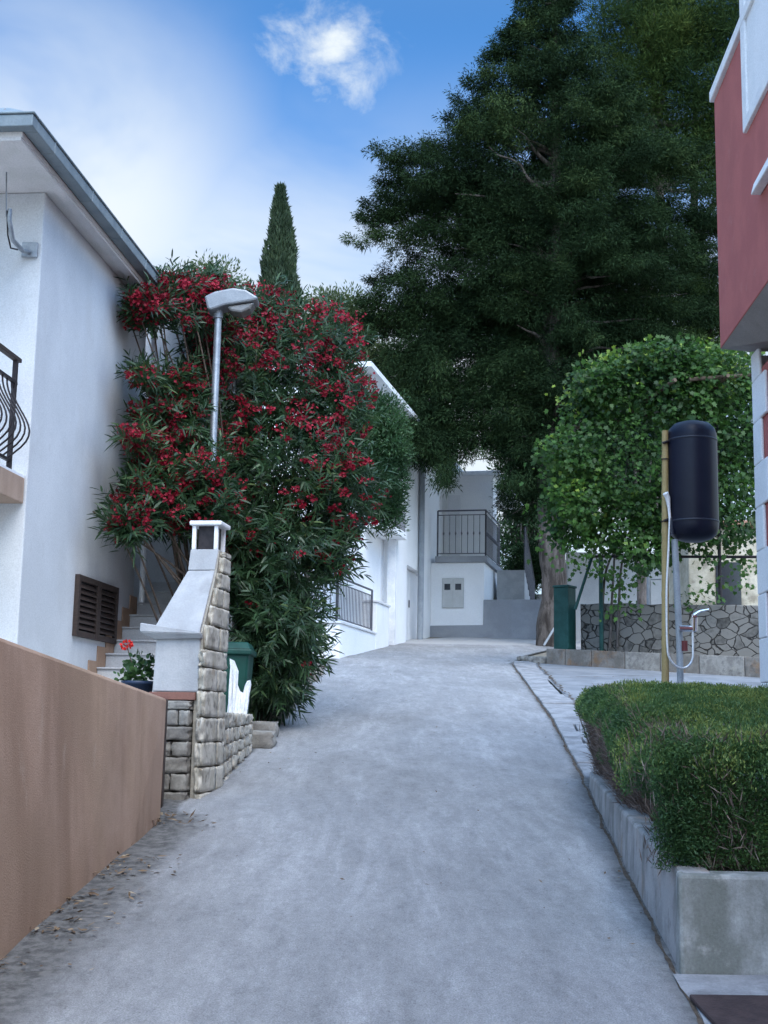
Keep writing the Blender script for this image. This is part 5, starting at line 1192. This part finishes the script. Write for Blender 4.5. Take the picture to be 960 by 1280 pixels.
for px, py, Y, rx, ry, dep, ns_, nf in lobes:
    nf = int(nf * 2.1); ns_ = int(ns_ * 1.15)
    c = aty(px, py, Y); ax = np.array([rx * Y / FPX, dep, ry * Y / FPX])
    q = unit(rng.normal(size=(ns_, 3))); rad = rng.random(ns_) ** .38
    p = c + q * rad[:, None] * ax; dd = q * .75 + rng.normal(size=(ns_, 3)) * .35
    low = py > 690
    dd[:, 2] += .1 if low else .55
    sp.append(p); sdir.append(unit(dd)); sl.append(rng.uniform(.22, .46, ns_))
    qf = unit(rng.normal(size=(nf, 3)) + np.array([0, -.55, .35])); 
    fc.append(c + qf * ax * rng.uniform(.84, 1.08, (nf, 1)))
    for k in range(6 if rx > 60 else 2):
        e = c + rng.normal(size=3) * ax * .45; a0 = root + np.array([random.uniform(-.45, .5), random.uniform(-.4, .4), -.1])
        mid = (a0 + e) / 2 + np.array([(a0[0] - e[0]) * .15, 0, abs(e[0] - a0[0]) * .25])
        stems.tube(cat([a0, a0 * .75 + mid * .25 + [0, 0, .1], mid, e]), [.030 - .022 * i / 18 for i in range(19)], 6, cap=False)
stems.build('stems', TWIG, ol)
sp = np.concatenate(sp); sdir = np.concatenate(sdir); sl = np.concatenate(sl); fc = np.concatenate(fc)
def thin(P):   # a loose gap in the left side of the bush
    x, y = projxy(P); return ~((x > 166) & (x < 234) & (y > 402) & (y < 462))
k_ = thin(sp); sp, sdir, sl = sp[k_], sdir[k_], sl[k_]; fc = fc[thin(fc)]
nl = 20; idx = np.repeat(np.arange(len(sp)), nl); tpos = np.tile(np.linspace(0, 1, nl), len(sp)) + rng.normal(size=len(idx)) * .02
base = sp[idx] + sdir[idx] * ((tpos - .5) * sl[idx])[:, None]
az = np.tile(np.arange(nl) * 2.2, len(sp)) + np.repeat(rng.random(len(sp)) * 6.28, nl)
sx = unit(np.cross(sdir, rdir(len(sdir)))); sy = np.cross(sdir, sx)
d = sdir[idx] * (.35 + .75 * tpos)[:, None] + sx[idx] * np.cos(az)[:, None] + sy[idx] * np.sin(az)[:, None]; d = unit(d + rng.normal(size=d.shape) * .12)
tcl = .38 + .35 * np.array([mnoise.noise(Vector((p * 1.4).tolist())) for p in sp]) + rng.normal(size=len(sp)) * .10
leaf_mesh('foliage', OLEL, ol, base, d, rng.uniform(.11, .19, len(idx)), rng.uniform(.018, .028, len(idx)), tcl[idx] + rng.normal(size=len(idx)) * .15, 'blade', side=sdir[idx] + rng.normal(size=d.shape) * .3, droop=.16)
# blossom clusters of five petalled flowers
nfl = 15; idx = np.repeat(np.arange(len(fc)), nfl); cr = rng.uniform(.04, .12, len(fc))
fp = fc[idx] + rdir(len(idx)) * (cr[idx] * rng.random(len(idx)) ** .4)[:, None] * np.array([1.25, 1, .8]); fn = unit(rdir(len(idx)) + np.array([0, -.6, .5]))
i5 = np.repeat(np.arange(len(fp)), 5); a5 = np.tile(np.arange(5) * 2 * math.pi / 5, len(fp))
fx = unit(np.cross(fn, rdir(len(fn)))); fy = np.cross(fn, fx)
pd_ = unit(fx[i5] * np.cos(a5)[:, None] + fy[i5] * np.sin(a5)[:, None] + fn[i5] * .35)
tf_ = np.repeat(np.clip(.45 + .3 * np.array([mnoise.noise(Vector((p * 1.5).tolist())) for p in fc]) + rng.normal(size=len(fc)) * .18, 0, 1), nfl * 5)
leaf_mesh('blossom', OLEF, ol, fp[i5], pd_, rng.uniform(.019, .030, len(i5)), rng.uniform(.015, .024, len(i5)), tf_ + rng.normal(size=len(i5)) * .12, side=fn[i5])

# geranium in its pot
base, d, tint, idx = clumps(gc + np.array([[0, 0, .30], [.06, 0, .36], [-.07, .02, .34], [.0, -.03, .42], [.09, 0, .28], [-.12, 0, .27], [.1, .02, .42]]), np.full(7, .09), 34, None, .3, .9)
leaf_mesh('leaves', BROADL, gp, base, d, rng.uniform(.03, .06, len(base)), rng.uniform(.03, .055, len(base)), tint, 'round')
fcx = aty(158, 806, 11.0); MB().tube([gc + [-.02, 0, .3], fcx], .005, 5).build('stem', TWIG, gp)
n = 60; GERF = leafmat('geranium_flower', (.5, .01, .008), (.65, .02, .015), (.75, .05, .03), .6, .2); q = rdir(n)
leaf_mesh('flower', GERF, gp, fcx + q * .03 * np.array([1.2, 1, .8]), unit(q + rng.normal(size=q.shape) * .5), .03, .026, rng.random(n))

# --- litter and small weeds along the foot of the terracotta wall, grit on the road
LIT = leafmat('dry_leaf', (.10, .06, .035), (.22, .15, .09), (.38, .31, .22), .8, .1)
n = 520; Y = 5 + rng.random(n) * 5; off = rng.random(n) ** 2.2 * .42 + .01
cl_ = np.array([mnoise.noise(Vector((0, y * 2.1, 3.3))) for y in Y]); keep = cl_ > -.05
Y, off = Y[keep], off[keep]; n = len(Y)
P_ = np.stack([np.array([interp(y, LEFT) for y in Y]) + off, Y, np.array([road_z(y) for y in Y]) + .012 + rng.random(n) * .02], 1)
d = rng.normal(size=(n, 3)); d[:, 2] = rng.normal(size=n) * .15
lt = leaf_mesh('leaf_litter', LIT, None, P_, unit(d), rng.uniform(.02, .085, n), rng.uniform(.010, .026, n), rng.random(n), side=np.tile([0, 0, 1.], (n, 1)) + rng.normal(size=(n, 3)) * .3)
lt['kind'] = 'stuff'; lt['label'] = 'dry leaves and grit gathered at the foot of the terracotta wall'; lt['category'] = 'leaf litter'
n = 260; Y = 6 + rng.random(n) * 22; X = np.array([random.uniform(interp(y, LEFT) + .1, interp(y, RIGHT) - .05) for y in Y])
edge_ = rng.random(n) < .6; X[edge_] = [interp(y, RIGHT) - .02 - random.random() ** 2 * .3 if random.random() < .6 else interp(y, LEFT) + random.random() ** 2 * .4 for y in Y[edge_]]
P_ = np.stack([X, Y, np.array([road_z(y) for y in Y]) + .02], 1); d = rng.normal(size=(n, 3)); d[:, 2] *= .2
l2 = leaf_mesh('road_grit', LIT, None, P_, unit(d), rng.uniform(.012, .04, n), rng.uniform(.008, .02, n), rng.random(n) * .6, side=np.tile([0, 0, 1.], (n, 1)) + rng.normal(size=(n, 3)) * .3)
l2['kind'] = 'stuff'; l2['label'] = 'scattered dead leaves and grit lying on the road'; l2['category'] = 'grit'

# --- cracks and open joints, thin dark ribbons lying on the paving
def ribbon(mb, pts, w):
    pts = [np.array(p, float) for p in pts]; V = []
    for i, p in enumerate(pts):
        t = pts[min(i + 1, len(pts) - 1)] - pts[max(i - 1, 0)]; n_ = np.array([-t[1], t[0], 0]); n_ /= max(1e-6, np.linalg.norm(n_)); ww = w * random.uniform(.3, 1) * .5
        for q in (p + n_ * ww, p - n_ * ww): V.append((q[0], q[1], road_z(q[1]) + p[2] + (.010 * nz2(q[0], q[1], .8) + .012 * nz2(q[0], q[1], 2.2, 5) if p[2] < .01 else 0)))
    mb.add(V, [(2 * i, 2 * i + 1, 2 * i + 3, 2 * i + 2) for i in range(len(pts) - 1)])
def jag(p, q, n, amp, z):
    return [(p[0] + (q[0] - p[0]) * i / n + random.gauss(0, amp), p[1] + (q[1] - p[1]) * i / n + random.gauss(0, amp * 1.5), z) for i in range(n + 1)]
ck = MB()
for y in np.arange(12.3, 26.5, 1.0):
    ribbon(ck, jag((interp(y, RIGHT) + .50, y), (interp(y + 1, RIGHT) + .50, y + 1), 9, .03, .046), .05)
for x0, y0, x1, y1 in ((2.9, 15.2, 3.5, 16.6), (3.2, 19, 4.6, 19.4), (3.3, 21.5, 5.2, 22.1), (2.8, 17.5, 3.1, 19.6), (3.4, 23.6, 5.0, 24.2), (4.2, 17.2, 5.6, 18.4), (3.0, 13.5, 3.4, 15.0), (3.6, 20.2, 4.2, 21.6)):
    ribbon(ck, jag((x0, y0), (x1, y1), 14, .05, .04), .05)
struct(ck.build('paving_cracks', SOIL))
ck2 = MB()
ribbon(ck2, [(interp(y, RIGHT) - .018 + .022 * nz2(1, y, 1.9) + .008 * nz2(4, y, 7), y, .004) for y in np.linspace(4.5, 12.2, 120)], .030)
ribbon(ck2, [(interp(y, RIGHT) + .025 * nz2(2, y, 1.3) + .010 * nz2(5, y, 6), y, .004) for y in np.linspace(12.2, 27, 140)], .045)
struct(ck2.build('edge_joint', SOIL))
